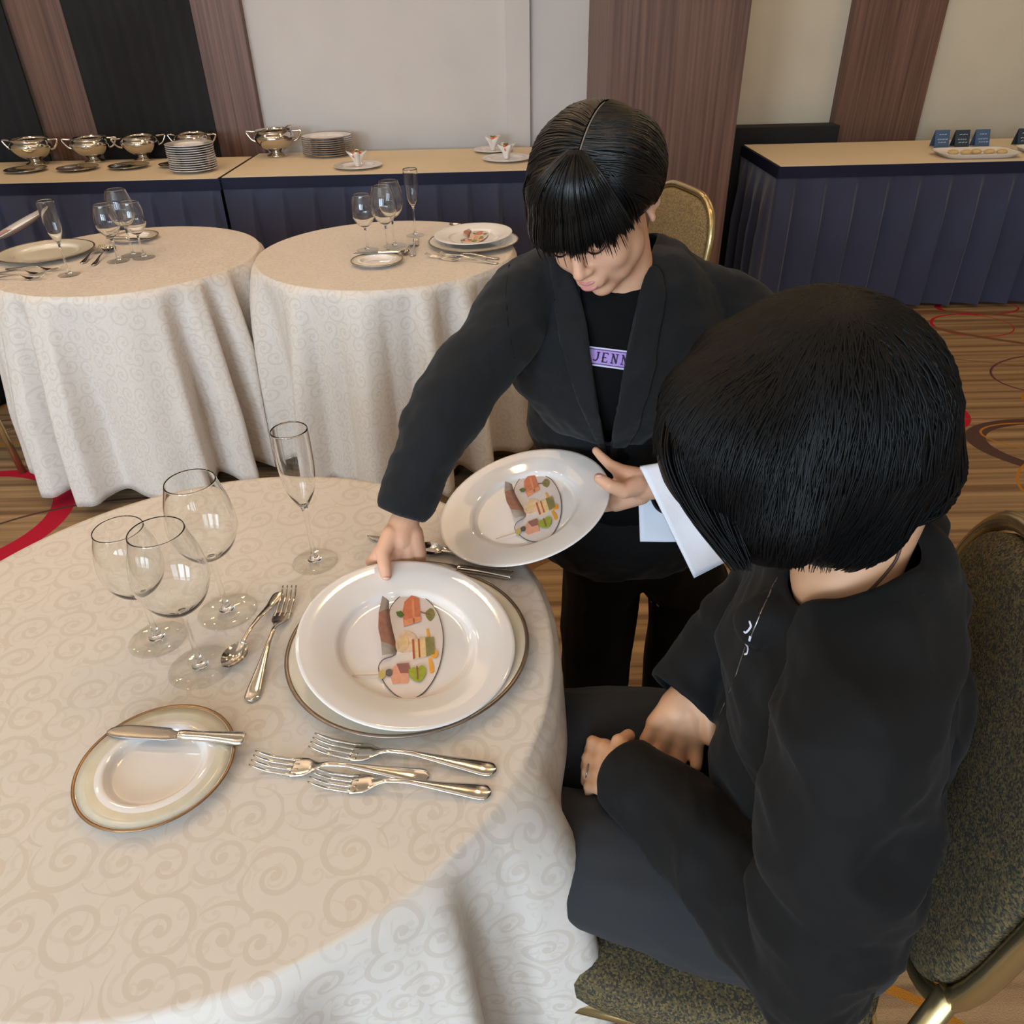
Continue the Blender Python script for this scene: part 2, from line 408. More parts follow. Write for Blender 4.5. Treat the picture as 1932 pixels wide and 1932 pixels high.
# ------------------------------------------------------------------ the room
def struct(name, vf, m, smooth=False):
    o = build(name, vf, m, smooth=smooth); o['kind'] = 'structure'; return o
X0, X1, Y0, Y1 = -4.4, 4.6, -4.2, 4.95
struct('floor', box(X0, X1, Y0, Y1 + .6, -.1, 0), M_carpet)
struct('ceiling', box(X0, X1, Y0, Y1 + .6, CEIL, CEIL + .1), M_ceil)
struct('wall_left', box(X0 - .1, X0, Y0, Y1 + .1, 0, CEIL), M_wall2)
struct('wall_right', box(X1, X1 + .1, Y0, Y1 + .1, 0, CEIL), M_wall2)
xs_w = at(503, 270, .80).x * (Y1 / at(503, 270, .80).y)
struct('wall_back', box(X0, 1.0, Y1, Y1 + .1, 0, CEIL), M_wall)
struct('wall_far', box(1.0, X1, Y1 + .02, Y1 + .12, 0, CEIL), M_wall2)
# wall behind the camera with three window openings
wf = MB(); edges = [X0] + [e for wx, ww in WINDOWS for e in (wx - ww / 2, wx + ww / 2)] + [X1]
for i in range(0, len(edges), 2): wf.add(box(edges[i], edges[i + 1], Y0 - .1, Y0, 0, CEIL))
for wx, ww in WINDOWS: wf.add(box(wx - ww / 2, wx + ww / 2, Y0 - .1, Y0, 0, .9)); wf.add(box(wx - ww / 2, wx + ww / 2, Y0 - .1, Y0, 2.6, CEIL))
struct('wall_front', wf, M_wall2)
M_frame = mat('window frame paint', srgb(210, 205, 196), .5, vary=.02)
for i, (wx, ww) in enumerate(WINDOWS):
    f = MB(); a, b = wx - ww / 2, wx + ww / 2
    for q in ((a, a + .05, .9, 2.6), (b - .05, b, .9, 2.6), (a, b, .9, .95), (a, b, 2.55, 2.6), (wx - .02, wx + .02, .9, 2.6)):
        f.add(box(q[0], q[1], Y0 - .08, Y0 - .03, q[2], q[3]))
    o = struct('window_%d' % (i + 1), f, M_frame)
    g_ = build('pane', box(a + .05, b - .05, Y0 - .06, Y0 - .055, .95, 2.55), M_glass, o, smooth=False)
# dark hangings and wood panels of the far wall
zL = .0
def wallx(px, py, y):
    r = ray(px, py); return (r * (y / r.y)).x
xa, xb = wallx(425, 265, Y1), wallx(503, 265, Y1)
def curtain(name, x0, x1, y, z0, z1, m, amp=.03, wl=.14, label=None):
    n = int((x1 - x0) / .02); rings = []
    v = []; f = []
    for side in (0, 1):
        for k in range(n + 1):
            x = x0 + (x1 - x0) * k / n; yy = y + amp * math.sin(2 * PI * x / wl) * .5 + (.012 if side else 0)
            v += [(x, yy, z0), (x, yy, z1)]
    N = 2 * (n + 1)
    for k in range(n): a = 2 * k; f += [(a, a + 2, a + 3, a + 1), (N + a, N + a + 1, N + a + 3, N + a + 2)]
    return build(name, (v, f), m, smooth=True)
ob = struct('trim_1', box(xa - .02, xb, Y1 - .06, Y1 + .0, 0, CEIL), M_wood)
dx0, dx1 = wallx(95, 262, Y1), wallx(200, 262, Y1)
struct('trim_2', box(dx0, dx1, Y1 - .03, Y1, 0, CEIL), M_wood)
c1 = curtain('dark_curtain', X0 + .05, dx0, Y1 - .08, .02, 2.7, M_dark); tag(c1, 'black floor-length hanging at the far left, behind the leftmost silver tureen', 'curtain', 'black hangings behind the buffet')
c2 = curtain('dark_curtain', dx1, xa - .02, Y1 - .08, .02, 2.7, M_dark); tag(c2, 'black floor-length hanging between the two brown wood strips of the far wall', 'curtain', 'black hangings behind the buffet')
# pillar clad in wood in front of the buffets
pR = wallx(1372, 370, 4.02)
pil = struct('trim_3', box(pR - .62, pR, 4.02, Y1 + .02, 0, CEIL), M_wood)
pa, pb = wallx(1563, 250, Y1), wallx(1722, 250, Y1)
struct('trim_4', box(pa, pb, Y1 - .05, Y1 + .02, 0, CEIL), M_wood)
struct('trim_5', box(wallx(958, 265, Y1), wallx(1000, 265, Y1), Y1 - .05, Y1 + .01, 0, CEIL), M_wall)
struct('baseboard_back', box(xb, pR - .62, Y1 - .015, Y1, 0, .09), M_wood)

# ceiling downlights
M_lamp = emit_mat('warm lamp', (1.0, .68, .34, 1), 85)
M_lampring = mat('downlight ring', srgb(220, 210, 190), .4, vary=.02)
k = 0
lights_xy = [(-2.6, 4.3), (-1.3, 4.3), (0.0, 4.3), (1.3, 4.3), (2.6, 4.3), (-2.6, 1.9), (-1.7, 1.9), (-.8, 1.9), (.1, 1.9), (1.0, 1.9), (-2.6, .6), (-1.5, .6), (1.9, .6), (1.0, -.4)]
for (lx, ly) in lights_xy:
    t = thing('ceiling_light', 'round recessed downlight ' + ('above the far buffets, %s from the left' if ly > 4 else 'above the back tables, %s from the left' if ly > 1 else 'over the foreground, %s in its row') % ('first', 'second', 'third', 'fourth', 'fifth')[sum(1 for q_ in lights_xy if (q_[1] > 4) == (ly > 4) and (q_[1] > 1) == (ly > 1) and q_[0] < lx)], 'ceiling light', (lx, ly, CEIL - .012), 0, 'recessed downlights of the ceiling')
    build('ring', lathe([(.075, 0), (.095, 0), (.095, .011), (.075, .011), (.075, 0)], 24), M_lampring, t)
    build('bulb', lathe([(0, .004), (.074, .004), (.074, .010), (0, .010)], 24), M_lamp, t)

# ------------------------------------------------------------------ round tables
def uv_cloth(o, R, pts):
    me = o.data; ul = me.uv_layers.new(name='UVMap')
    for l in me.loops: ul.data[l.index].uv = pts[l.vertex_index]
def round_table(cx, cy, R, labT, labC, seed, nfold, hem=.05, squeeze=(-9, 9), knees=False):
    t = thing('round_table', labT, 'table', (cx, cy, 0), 0)
    build('tabletop', lathe([(0, TH - .03), (R - .012, TH - .03), (R - .006, TH - .018), (R - .012, TH - .005), (0, TH - .005)], 64), M_tableply, t)
    build('pedestal', lathe([(0, .04), (.035, .04), (.03, .2), (.03, TH - .05), (.14, TH - .031), (0, TH - .031)], 24), M_black, t)
    for a in range(4):
        an = a * PI / 2 + .6; f_ = [(math.cos(an) * r, math.sin(an) * r, z) for r, z in ((.02, .05), (.2, .03), (.36, .022))]
        build('foot', tube(f_, [.02, .018, .022], 10), M_black, t)
    rnd = random.Random(seed); ph = [rnd.uniform(0, 2 * PI) for _ in range(4)]
    def fold(a):
        b = a + .12 * math.sin(3 * a + ph[0]) + .08 * math.sin(5 * a + ph[1])
        s = math.sin(nfold * b + ph[2]); s = math.copysign(abs(s) ** .62, s)
        return s * (.8 + .3 * math.sin(4 * a + ph[3])) + .2 * math.sin((2 * nfold + 1) * b + ph[0])
    seg = 288; prof = [i * R / 14 for i in range(14)] + [R - .006]
    drops = [0.0, .004, .011, .022, .04, .065, .1] + [.1 + (TH - .1) * k / 22 for k in range(1, 23)]
    v = []; uv = []; f = []
    v.append((0, 0, TH)); uv.append((0, 0))
    rows = []
    for r in prof[1:]:
        rows.append(len(v))
        for k_ in range(seg):
            a = 2 * PI * k_ / seg; x, y = r * math.cos(a), r * math.sin(a)
            z = TH + .0012 * noise.noise(Vector((x * 9, y * 9, seed)))* (r / R) ** 2 * 0
            v.append((x, y, z)); uv.append((x + cx, y + cy))
    for d in drops:
        rows.append(len(v)); t_ = d / TH
        for k_ in range(seg):
            a = 2 * PI * k_ / seg; fo = fold(a); g_ = min(1, d / .45) ** .8
            r = R + (.004 if d > .005 else 0) + .006 * min(1, d / .02) + t_ * .045 + fo * .060 * g_ + .004 * noise.noise(Vector((a * 6, d * 7, seed))) * g_
            z = TH - d * (1 - hem / TH) - .012 * fo * g_ * t_
            rr = R + d; x_, y_ = r * math.cos(a), r * math.sin(a)
            if knees:                                            # the cloth is pushed out over the guest's knees
                aa = math.degrees((a + PI) % (2 * PI) - PI); bl = math.exp(-((aa + 26) / 20) ** 2) * .036 * min(1, d / .09)
                x_ += bl * math.cos(a); y_ += bl * math.sin(a)
            x_ = max(squeeze[0], min(squeeze[1], x_))
            v.append((x_, y_, z)); uv.append((rr * math.cos(a) + cx, rr * math.sin(a) + cy))
    for k_ in range(seg): f.append((0, rows[0] + k_, rows[0] + (k_ + 1) % seg))
    for a, b in zip(rows, rows[1:]):
        for k_ in range(seg): k2 = (k_ + 1) % seg; f.append((a + k_, b + k_, b + k2, a + k2))
    o = build('tablecloth', (v, f), M_cloth); o.location = (cx, cy, .0006); uv_cloth(o, R, uv)
    s = o.modifiers.new('s', 'SOLIDIFY'); s.thickness = .0012; s.offset = -1
    tag(o, labC, 'tablecloth'); return t
FG = (-.395, .7435, .4445); BR = (-.407, 2.678, .432); BL = (-1.280, 2.680, .428)
round_table(*FG, 'round table in the foreground under the large cream cloth', 'cream damask cloth draped over the nearest round table', 11, 12, .05, knees=True)
round_table(*BR, 'round banquet table behind the standing girl, under its cream cloth', 'cream damask cloth hanging in folds on the round table behind the girl', 5, 13, .07, squeeze=(-.4355, 9))
round_table(*BL, 'round banquet table at the left of the back row, under its cream cloth', 'cream damask cloth hanging in folds on the back table at the left', 3, 15, .05, squeeze=(-9, .4355))

# ------------------------------------------------------------------ tableware builders
def glass(kind):
    """(profile outer+inner bowl, stem, foot) all one closed glass body per part"""
    if kind == 'flute':
        H, zb = .224, .098
        o = [(.004, zb), (.010, zb + .010), (.0185, zb + .028), (.0235, zb + .052), (.0255, zb + .080), (.0255, H - .012), (.0248, H)]
        fr = .034
    elif kind == 'large':
        H, zb = .212, .092
        o = [(.004, zb), (.016, zb + .006), (.031, zb + .020), (.0405, zb + .040), (.0435, zb + .056), (.0400, zb + .085), (.0335, H - .010), (.0310, H)]
        fr = .040
    else:
        H, zb = .180, .076
        o = [(.004, zb), (.015, zb + .005), (.028, zb + .018), (.0365, zb + .036), (.0385, zb + .052), (.0355, zb + .078), (.0305, H - .008), (.0290, H)]
        fr = .037
    oo = cr(o, 5); inner = [(max(r - (.0011 if z > zb + .03 else .0011 + .0025 * (1 - (z - zb) / .03)), 0), z) for r, z in oo if z > zb + .006]
    prof = [(0, zb)] + oo + [(inner[-1][0] + .0005, H + .0006)] + inner[::-1] + [(0, zb + .0055)]
    bowl = lathe(prof, 56)
    st = cr([(.0, .0075), (.0105, .0055), (.0055, .012), (.0034, .028), (.0032, zb - .025), (.0040, zb - .006), (.0052, zb + .0006)], 4)
    stem = lathe([(0, .0068)] + [(max(r, .0012), z) for r, z in st[1:]] + [(0, zb + .0008)], 20)
    foot = lathe([(0, .0004), (fr - .001, .0004), (fr, .0011), (fr - .001, .0020), (fr * .6, .0030), (.012, .0048), (0, .0066)], 56)
    return bowl, stem, foot
GL = {}
def stem_glass(kind, p, label, group):
    name = 'champagne_flute' if kind == 'flute' else 'wine_glass'
    if kind not in GL:
        b, s, f = glass(kind); GL[kind] = [(n, None, x) for n, x in (('bowl', b), ('stem', s), ('foot', f))]
        t = thing(name, label, 'flute' if kind == 'flute' else 'wine glass', (p[0], p[1], TH + .0008), 0, group)
        GL[kind] = [finish_normals(build(n, x, M_foot if n == 'foot' else M_glass, t)) for n, x in (('bowl', b), ('stem', s), ('foot', f))]
        return t
    t = thing(name, label, 'flute' if kind == 'flute' else 'wine glass', (p[0], p[1], TH + .0008), random.uniform(0, 6), group)
    for src in GL[kind]:
        c = src.copy(); COL.objects.link(c); c.parent = t
    return t
def plate_profile(R, well, depth, th=.004, rim_up=.012):
    top = cr([(0, .0045), (well * .8, .0045), (well * .95, .006), (well * 1.03, .011), (well * 1.12, .0135), (R * .85, depth * .9), (R - .001, depth)], 5)
    bot = [(R, depth - .0012), (R - .002, depth - .003), (well * 1.15, .0085), (well * .98, .003), (well * .75, .0005), (well * .68, 0), (well * .64, .0015), (0, .0015)]
    return lathe(top + bot, 72)
def band(r0, r1, z, th=.0005, seg=72): return lathe([(r0, z), (r1, z + (r1 - r0) * .15), (r1, z + (r1 - r0) * .15 + th), (r0, z + th), (r0, z)], seg)
def place(o, loc, nrm=None, rz=0):
    o.location = loc
    if nrm is not None:
        q = Vector((0, 0, 1)).rotation_difference(Vector(nrm).normalized()); o.rotation_mode = 'QUATERNION'; o.rotation_quaternion = q @ Matrix.Rotation(rz, 3, 'Z').to_quaternion()
    return o
def dinner_plate(label, loc, nrm=None, R=.135, group=None, m=None):
    o = build('dinner_plate', plate_profile(R, .084, .0205), m or M_china); place(o, loc, nrm); return tag(o, label, 'plate', group)
def charger_plate(label, loc, R=.155, group=None):
    t = thing('charger_plate', label, 'plate', loc, 0, group)
    build('plate_body', plate_profile(R - .003, .100, .0165), M_china2, t)
    build('rim', lathe([(R - .0055, .0158), (R - .003, .0178), (R, .0172), (R + .0006, .0158), (R - .002, .0140), (R - .0055, .0158)], 96), M_platinum, t)
    return t
def bread_plate(label, loc, R=.084, group=None):
    t = thing('bread_plate', label, 'plate', loc, 0, group)
    build('plate_body', plate_profile(R - .0015, .050, .0125), [M_china], t)
    build('rim_band', lathe([(.0565, .0117 + .0007), (.070, .0121 + .0006), (R - .004, .0128), (R - .004, .0123), (.0565, .0115)], 72), M_pearl, t)
    build('rim', lathe([(R - .0032, .0124), (R - .0016, .0138), (R + .0003, .0132), (R + .0003, .0120), (R - .0032, .0120), (R - .0032, .0124)], 72), M_gold, t)
    build('inner_line', lathe([(.0535, .0112), (.0548, .0118), (.0560, .0121), (.0560, .0116), (.0535, .0106), (.0535, .0112)], 72), M_gold, t)
    return t
def fork_mesh(L=.20):
    mb = MB(); z = lambda x: .0135 * (x / .075 - .42) ** 2 * (1 if x < .075 else 0) + .002
    def zc(x):                                                  # side profile: tines rise at the tip, bowl low, neck arched, handle falls
        t = x / L
        return float(np.interp(t, [0, .10, .22, .33, .42, .55, .75, .93, 1], [.0135, .0055, .0022, .0055, .0120, .0125, .0070, .0028, .0026]))
    for i in range(4):
        y = (i - 1.5) * .0066
        st = []
        for k in range(9):
            x = .052 * k / 8 * L / .2; st.append((x, y * (1 - .06 * (1 - k / 8)), zc(x), .0008 + .0009 * min(1, k / 2), .0009 + .0004 * k / 8))
        mb.add(flat(st, 8))
    hs = cr([(.044, .0128), (.052, .0126), (.062, .0112), (.071, .0062), (.080, .0034), (.105, .0030), (.135, .0050), (.165, .0078), (.186, .0098), (.195, .0088), (.200, .0030)], 4)
    mb.add(flat([(x * L / .2, 0, zc(x * L / .2), w_, .0011 + .0010 * min(1, max(0, (x - .07) / .03))) for x, w_ in hs], 16, 2.3))
    return mb
def spoon_mesh(L=.18):
    mb = MB(); bl = .30 * L; v = []; f = []
    n, mm = 18, 12
    for side in (0, 1):
        for i in range(n + 1):
            u = i / n; x = bl * u; wd = .105 * L * math.sin(PI * min(1, u * .93 + .035)) ** .62 * (1 - .12 * u)
            for k in range(mm + 1):
                s = -1 + 2 * k / mm; y = wd * s
                dz = -.0085 * (1 - s * s) * math.sin(PI * u) ** .8
                v.append((x, y, .0105 + dz + (.0 if side == 0 else -.0011)))
    N = (n + 1) * (mm + 1)
    for i in range(n):
        for k in range(mm):
            a = i * (mm + 1) + k; f.append((a, a + 1, a + mm + 2, a + mm + 1)); f.append((N + a, N + a + mm + 1, N + a + mm + 2, N + a + 1))
    mb.add((v, f))
    hs = cr([(bl * .93, .0030), (bl * 1.15, .0026), (.55 * L, .0030), (.75 * L, .0055), (.93 * L, .0085), (.98 * L, .0075), (L, .0025)], 4)
    mb.add(flat([(x, 0, float(np.interp(x / L, [0, .3, .45, .6, .8, 1], [.01, .0105, .0135, .0115, .005, .0030])), w_, .0014) for x, w_ in hs], 14, 2.3))
    return mb
def knife_parts(L=.235, butter=False):
    hb = L * (.47 if butter else .42); b = MB(); h = MB()
    if butter: pr = [(0, .0015, -.001), (.004, .006, 0), (.02, .0095, .001), (.07, .0092, .001), (L - hb - .012, .0075, 0), (L - hb + .004, .0045, 0)]
    else: pr = [(0, .0012, .004), (.012, .0048, .002), (.045, .0085, .0003), (.09, .0096, 0), (L - hb - .012, .0088, 0), (L - hb + .004, .0050, 0)]
    b.add(flat([(x, y, .0035 if not butter else .004, w_, .0009) for x, w_, y in cr(pr, 4)], 12, 2.0))
    hs = cr([(L - hb - .002, .0052), (L - hb + .006, .0062), (L - hb * .6, .0062), (L - hb * .25, .0082), (L - .006, .0092), (L - .001, .0070), (L, .003)], 4)
    h.add(flat([(x, 0, .0055, w_, .0048 * min(1, w_ / .006)) for x, w_ in hs], 16, 2.4))
    return b, h
CUT = {}
def cutlery(kind, p0, p1, label, group, z=TH + .0012, lift=0):
    p0 = Vector((p0[0], p0[1], z)); p1 = Vector((p1[0], p1[1], z + lift)); L = (p1 - p0).length
    M_ = orient(p0, p1)
    if kind in ('knife', 'butter'):
        key = kind
        if key not in CUT: CUT[key] = knife_parts(.235 if kind == 'knife' else .17, kind == 'butter')
        t = thing('table_knife' if kind == 'knife' else 'butter_knife', label, 'knife', p0, 0, group)
        t.rotation_euler = M_.to_euler()
        sc = L / (.235 if kind == 'knife' else .17)
        for n, mb, mt in (('blade', CUT[key][0], M_steel), ('handle', CUT[key][1], M_silver)):
            q = MB(); q.v = [(a * sc, b, c) for a, b, c in mb.v]; q.f = mb.f; q.m = mb.m
            finish_normals(build(n, q, mt, t))
        return t
    mb = fork_mesh(L) if kind == 'fork' else spoon_mesh(L)
    o = build('dinner_fork' if kind == 'fork' else 'dessert_spoon', mb, M_silver); finish_normals(o)
    o.location = p0; o.rotation_euler = M_.to_euler(); return tag(o, label, kind, group)

# ------------------------------------------------------------------ foreground place setting
CH = (-.1372, .7345, TH + .0012)
charger_plate('large charger plate with dark beaded metal rim, under the served plate in the foreground', CH)
nA = Vector((.148, -.121, 1)).normalized(); cA = Vector((-.1331, .7129, .7662))
nB = Vector((-.2617, -.1082, 1)).normalized(); cB = Vector((.0174, .9932, .7784))
dinner_plate('white wide-rimmed plate being lowered onto the charger in the foreground', cA - nA * .0205, nA)
dinner_plate('white wide-rimmed plate held tilted in the girl\'s left hand', cB - nB * .0205, nB)
bp = at(297, 1466)
bread_plate('small bread plate with gold rim lines at the front left of the nearest table', (-.3967, .5555, TH + .0012))
cutlery('butter', at(205, 1383, TH + .014), at(465, 1400, TH + .014), 'butter knife with dark blade lying across the foreground bread plate', None, z=TH + .0135)
cutlery('fork', at(592, 1412), at(937, 1457), 'silver fork just below the charger, nearest to it of the three', 'forks left of the foreground setting')
cutlery('fork', at(481, 1446), at(810, 1470), 'silver fork sticking out furthest left of the three foreground forks', 'forks left of the foreground setting')
cutlery('fork', at(590, 1478), at(927, 1500), 'silver fork lowest in the picture, nearest the table edge', 'forks left of the foreground setting')
cutlery('spoon', at(430, 1270), at(530, 1122), 'gold-glinting dessert spoon beside the wine glass feet', None)
cutlery('fork', at(550, 1120), at(473, 1328), 'dessert fork between the spoon and the charger, tines pointing away', None)
cutlery('knife', at(692, 1018), at(948, 1062), 'table knife beyond the served plate, its blade tip out left of the hand', 'cutlery right of the foreground setting')
cutlery('spoon', at(788, 1040), at(957, 1076), 'soup spoon with dark bowl between the two plates and the girl\'s hand', 'cutlery right of the foreground setting')
cutlery('knife', at(730, 1060), at(968, 1092), 'table knife whose handle end shows below the held plate', 'cutlery right of the foreground setting')
stem_glass('flute', (-.299, .932), 'slim empty champagne flute standing alone, nearest to the camera', None)
stem_glass('large', (-.399, .822), 'large empty wine glass nearest the champagne flute on the foreground table', 'wine glasses on the foreground table')
stem_glass('medium', (-.476, .768), 'leftmost empty wine glass of the foreground table, the smallest bowl', 'wine glasses on the foreground table')
stem_glass('large', (-.401, .714), 'front empty wine glass of the foreground trio, closest to the spoon', 'wine glasses on the foreground table')

# ---- paper cut-outs of appetisers: printed card with a folded-up flap
FOOD = []
def plA(p): return on_plane(p[0], p[1], cA - nA * .0150, nA)
uA = (Vector((1, 0, 0)) - nA * nA.x).normalized(); vA = nA.cross(uA); oA = cA - nA * .0150
def lA(p): q = plA(p) - oA; return (q.dot(uA), q.dot(vA))
Mc = {n: mat('print ' + n, srgb(*c), r, vary=v, vscale=s) for n, c, r, v, s in (
    ('plate grey', (214, 202, 198), .3, .03, 40), ('outline', (96, 82, 80), .4, .05, 60), ('salmon', (206, 118, 84), .5, .12, 160),
    ('salmon light', (222, 146, 104), .5, .1, 200), ('terrine', (224, 158, 130), .5, .08, 200), ('terrine dark', (150, 96, 88), .5, .1, 200),
    ('leaf', (150, 160, 40), .4, .15, 200), ('leaf dark', (128, 122, 70), .4, .2, 200), ('stem', (140, 84, 66), .5, .05, 50), ('olive', (60, 62, 66), .3, .1, 80),
    ('fruit', (196, 172, 96), .4, .1, 90), ('cream', (226, 192, 140), .5, .12, 160), ('sauce', (222, 152, 40), .3, .06, 90), ('roll', (222, 190, 158), .5, .15, 140),
    ('herb', (84, 112, 44), .5, .15, 200), ('wrap', (204, 192, 182), .4, .12, 120), ('wrap red', (200, 146, 126), .4, .15, 120), ('bamboo', (200, 172, 150), .5, .05, 50), ('layer red', (176, 84, 60), .5, .1, 100), ('wall orange', (206, 100, 54), .5, .1, 100))}
def prism(poly, z0, z1):
    n = len(poly); v = [(x, y, z0) for x, y in poly] + [(x, y, z1) for x, y in poly]
    return v, [tuple(reversed(range(n))), tuple(range(n, 2 * n))] + [(i, (i + 1) % n, n + (i + 1) % n, n + i) for i in range(n)]
def smoothpoly(pts, n=4):
    P = pts + pts[:3]; return [tuple(p[:2]) for p in cr(P, n)][n:-2 * n]
def oval(cx, cy, rx, ry, rot=0, n=28): return [(cx + rx * math.cos(a) * math.cos(rot) - ry * math.sin(a) * math.sin(rot), cy + rx * math.cos(a) * math.sin(rot) + ry * math.sin(a) * math.cos(rot)) for a in [2 * PI * k / n for k in range(n)]]
disc_px = [(768, 1120), (790, 1122), (812, 1138), (828, 1162), (836, 1200), (833, 1240), (822, 1275), (806, 1300), (790, 1314), (772, 1320), (752, 1315), (735, 1302), (722, 1284), (714, 1262), (722, 1246), (742, 1238), (748, 1225), (738, 1180), (735, 1152), (750, 1130)]
pieces = [('printed_disc', disc_px, 'plate grey', 0, .0008, True),
    ('salmon_cube', [(763, 1137), (776, 1125), (790, 1130), (794, 1172), (762, 1183), (759, 1158)], 'salmon', .0008, .0020, False),
    ('salmon_side', [(762, 1172), (794, 1165), (794, 1174), (762, 1184)], 'salmon light', .0020, .0023, False),
    ('salmon_slice', [(777, 1134), (781, 1133), (783, 1177), (779, 1179)], 'salmon light', .0020, .0023, False),
    ('cooked_leaf', [(803, 1156), (811, 1149), (818, 1153), (820, 1163), (812, 1173), (804, 1165)], 'leaf dark', .0008, .0016, True),
    ('leaf_stem', [(793, 1155), (812, 1161), (812, 1162.5), (793, 1157)], 'stem', .0017, .0021, False),
    ('parsley', [(747, 1157), (757, 1155), (763, 1162), (757, 1167), (750, 1164)], 'herb', .0020, .0026, False),
    ('stuffed_roll', [(746, 1214), (756, 1196), (768, 1192), (782, 1200), (788, 1216), (780, 1228), (764, 1234), (750, 1230)], 'roll', .0008, .0019, True),
    ('roll_heart', [(753, 1210), (764, 1204), (771, 1212), (768, 1224), (756, 1226)], 'cream', .0019, .0024, True),
    ('cake_layers', [(777, 1209), (802, 1205), (804, 1240), (779, 1246)], 'cream', .0012, .0024, False),
    ('red_layer', [(777, 1209), (781, 1208.5), (783, 1245), (779, 1246)], 'layer red', .0024, .0027, False),
    ('middle_layer', [(788, 1208), (791, 1207.5), (793, 1243), (790, 1243.5)], 'layer red', .0024, .0027, False),
    ('green_layer', [(802, 1205), (818, 1204), (820, 1236), (804, 1240)], 'leaf dark', .0014, .0026, False),
    ('orange_fruit', [(817, 1226), (825, 1230), (825, 1241), (816, 1243), (812, 1237)], 'sauce', .0012, .0024, True),
    ('sauce_drip', [(808, 1244), (813, 1243), (819, 1262), (817, 1270), (811, 1270), (810, 1260)], 'sauce', .0008, .0015, True),
    ('orange_stick', [(804, 1188), (808, 1188), (811, 1204), (806, 1205)], 'sauce', .0010, .0018, False),
    ('terrine_cube', [(738, 1268), (748, 1255), (755, 1272), (771, 1272), (770, 1290), (741, 1292), (737, 1280)], 'terrine', .0008, .0022, False),
    ('terrine_top', [(748, 1255), (771, 1253), (776, 1271), (755, 1272)], 'terrine dark', .0012, .0026, False),
    ('green_leaf', [(771, 1266), (780, 1262), (787, 1263), (796, 1258), (803, 1264), (803, 1274), (797, 1285), (788, 1288), (776, 1282)], 'leaf', .0022, .0032, True),
    ('leaf_vein', [(785, 1260), (788, 1260), (789.5, 1284), (787, 1285)], 'stem', .0033, .0036, False),
    ('olive', [(728, 1268), (733, 1265), (739, 1267), (739, 1275), (734, 1278), (729, 1275)], 'olive', .0022, .0034, True),
    ('yellow_fruit', [(715, 1270), (722, 1266), (727, 1272), (726, 1280), (719, 1284), (714, 1279)], 'fruit', .0022, .0032, True),
    ('bamboo_pick', [(664, 1276), (716, 1274.6), (716, 1276.6), (664, 1277.6)], 'bamboo', .0022, .0028, False)]
local = [(n, [lA(p) for p in (smoothpoly(ps, 4) if sm else ps)], m_, z0, z1) for n, ps, m_, z0, z1, sm in pieces]
def food_card(label, o, nrm, u, ang, shift, group, mirror=False):
    """o origin on the plate well, u/v plate axes; local layout rotated by ang then shifted"""
    v = nrm.cross(u); R3 = Matrix((u, v, nrm)).transposed().to_4x4(); R3.translation = o
    T = R3 @ Matrix.Translation((shift[0], shift[1], 0)) @ Matrix.Rotation(ang, 4, 'Z')
    t = thing('paper_food_cutout', label, 'paper cutout', (0, 0, 0), 0, group); t.rotation_mode = 'QUATERNION'
    t.location = T.translation; t.rotation_quaternion = T.to_quaternion()
    for n, ps, m_, z0, z1 in local: 
        area_ = sum(a[0] * b[1] - b[0] * a[1] for a, b in zip(ps, ps[1:] + ps[:1]))
        q = ps if area_ > 0 else ps[::-1]
        build(n, prism(q, z0, z1), Mc[m_], t, smooth=False)
    od = [p for p in local[0][1]]
    rim = tube([(x, y, .0007) for x, y in od] + [(od[0][0], od[0][1], .0007)], .0006, 6)
    build('printed_outline', rim, Mc['outline'], t)
    # flap folded up out of the card, leaning left
    base = [lA(p) for p in ((733, 1150), (738, 1185), (747, 1222), (747, 1236))]; tipb = lA((727, 1150))
    def raised(p, h):
        q = on_plane(p[0], p[1], oA + nA * h, nA) - oA; return (q.dot(uA), q.dot(vA), h)
    outer = [raised((721, 1124), .012), raised((714, 1155), .016), raised((713, 1185), .018), raised((718, 1210), .018), raised((720, 1236), .012)]
    inn = [(base[0][0] - .001, base[0][1] + .012, .0035), (*base[0], .002), (*base[1], .0015), (*base[2], .0015), (*base[3], .0015)]
    v_ = []; f_ = []
    for k in (0, 1):
        for j in range(5):
            for s in (0, .5, 1):
                a = Vector(inn[j]); b = Vector(outer[j]); v_.append(a.lerp(b, s) + Vector((0, .0, .0012 * math.sin(PI * s))) + Vector((.0006 * k, 0, -.0003 * k)))
    N = 15
    for j in range(4):
        for s in range(2):
            a = j * 3 + s; f_.append((a, a + 1, a + 4, a + 3)); f_.append((N + a, N + a + 3, N + a + 4, N + a + 1))
    for j in range(4): f_ += [(j * 3, j * 3 + 3, N + j * 3 + 3, N + j * 3), (j * 3 + 2, N + j * 3 + 2, N + j * 3 + 5, j * 3 + 5)]
    fl = build('folded_flap', (v_, f_), [Mc['wrap'], Mc['wrap red']], t)
    for p in fl.data.polygons: p.material_index = 1 if (p.index // 4) in (1, 2) else 0
    return t
food_card('printed paper cutout of appetisers with folded flap, on the plate at the charger', oA, nA, uA, 0, (0, 0), 'paper appetiser cutouts')
oB = cB - nB * .0150; uB = (Vector((1, 0, 0)) - nB * nB.x).normalized(); vB = nB.cross(uB)
def lB(p): q = on_plane(p[0], p[1], oB, nB) - oB; return complex(q.dot(uB), q.dot(vB))
prs = [((665, 1277), (940, 1021)), ((787, 1273), (1032, 977)), ((828, 1165), (1055, 925)), ((772, 1320), (1020, 1015)), ((777, 1150), (990, 915))]
za = [complex(*lA(a)) for a, b in prs]; zb_ = [lB(b) for a, b in prs]; ma = sum(za) / 5; mb_ = sum(zb_) / 5
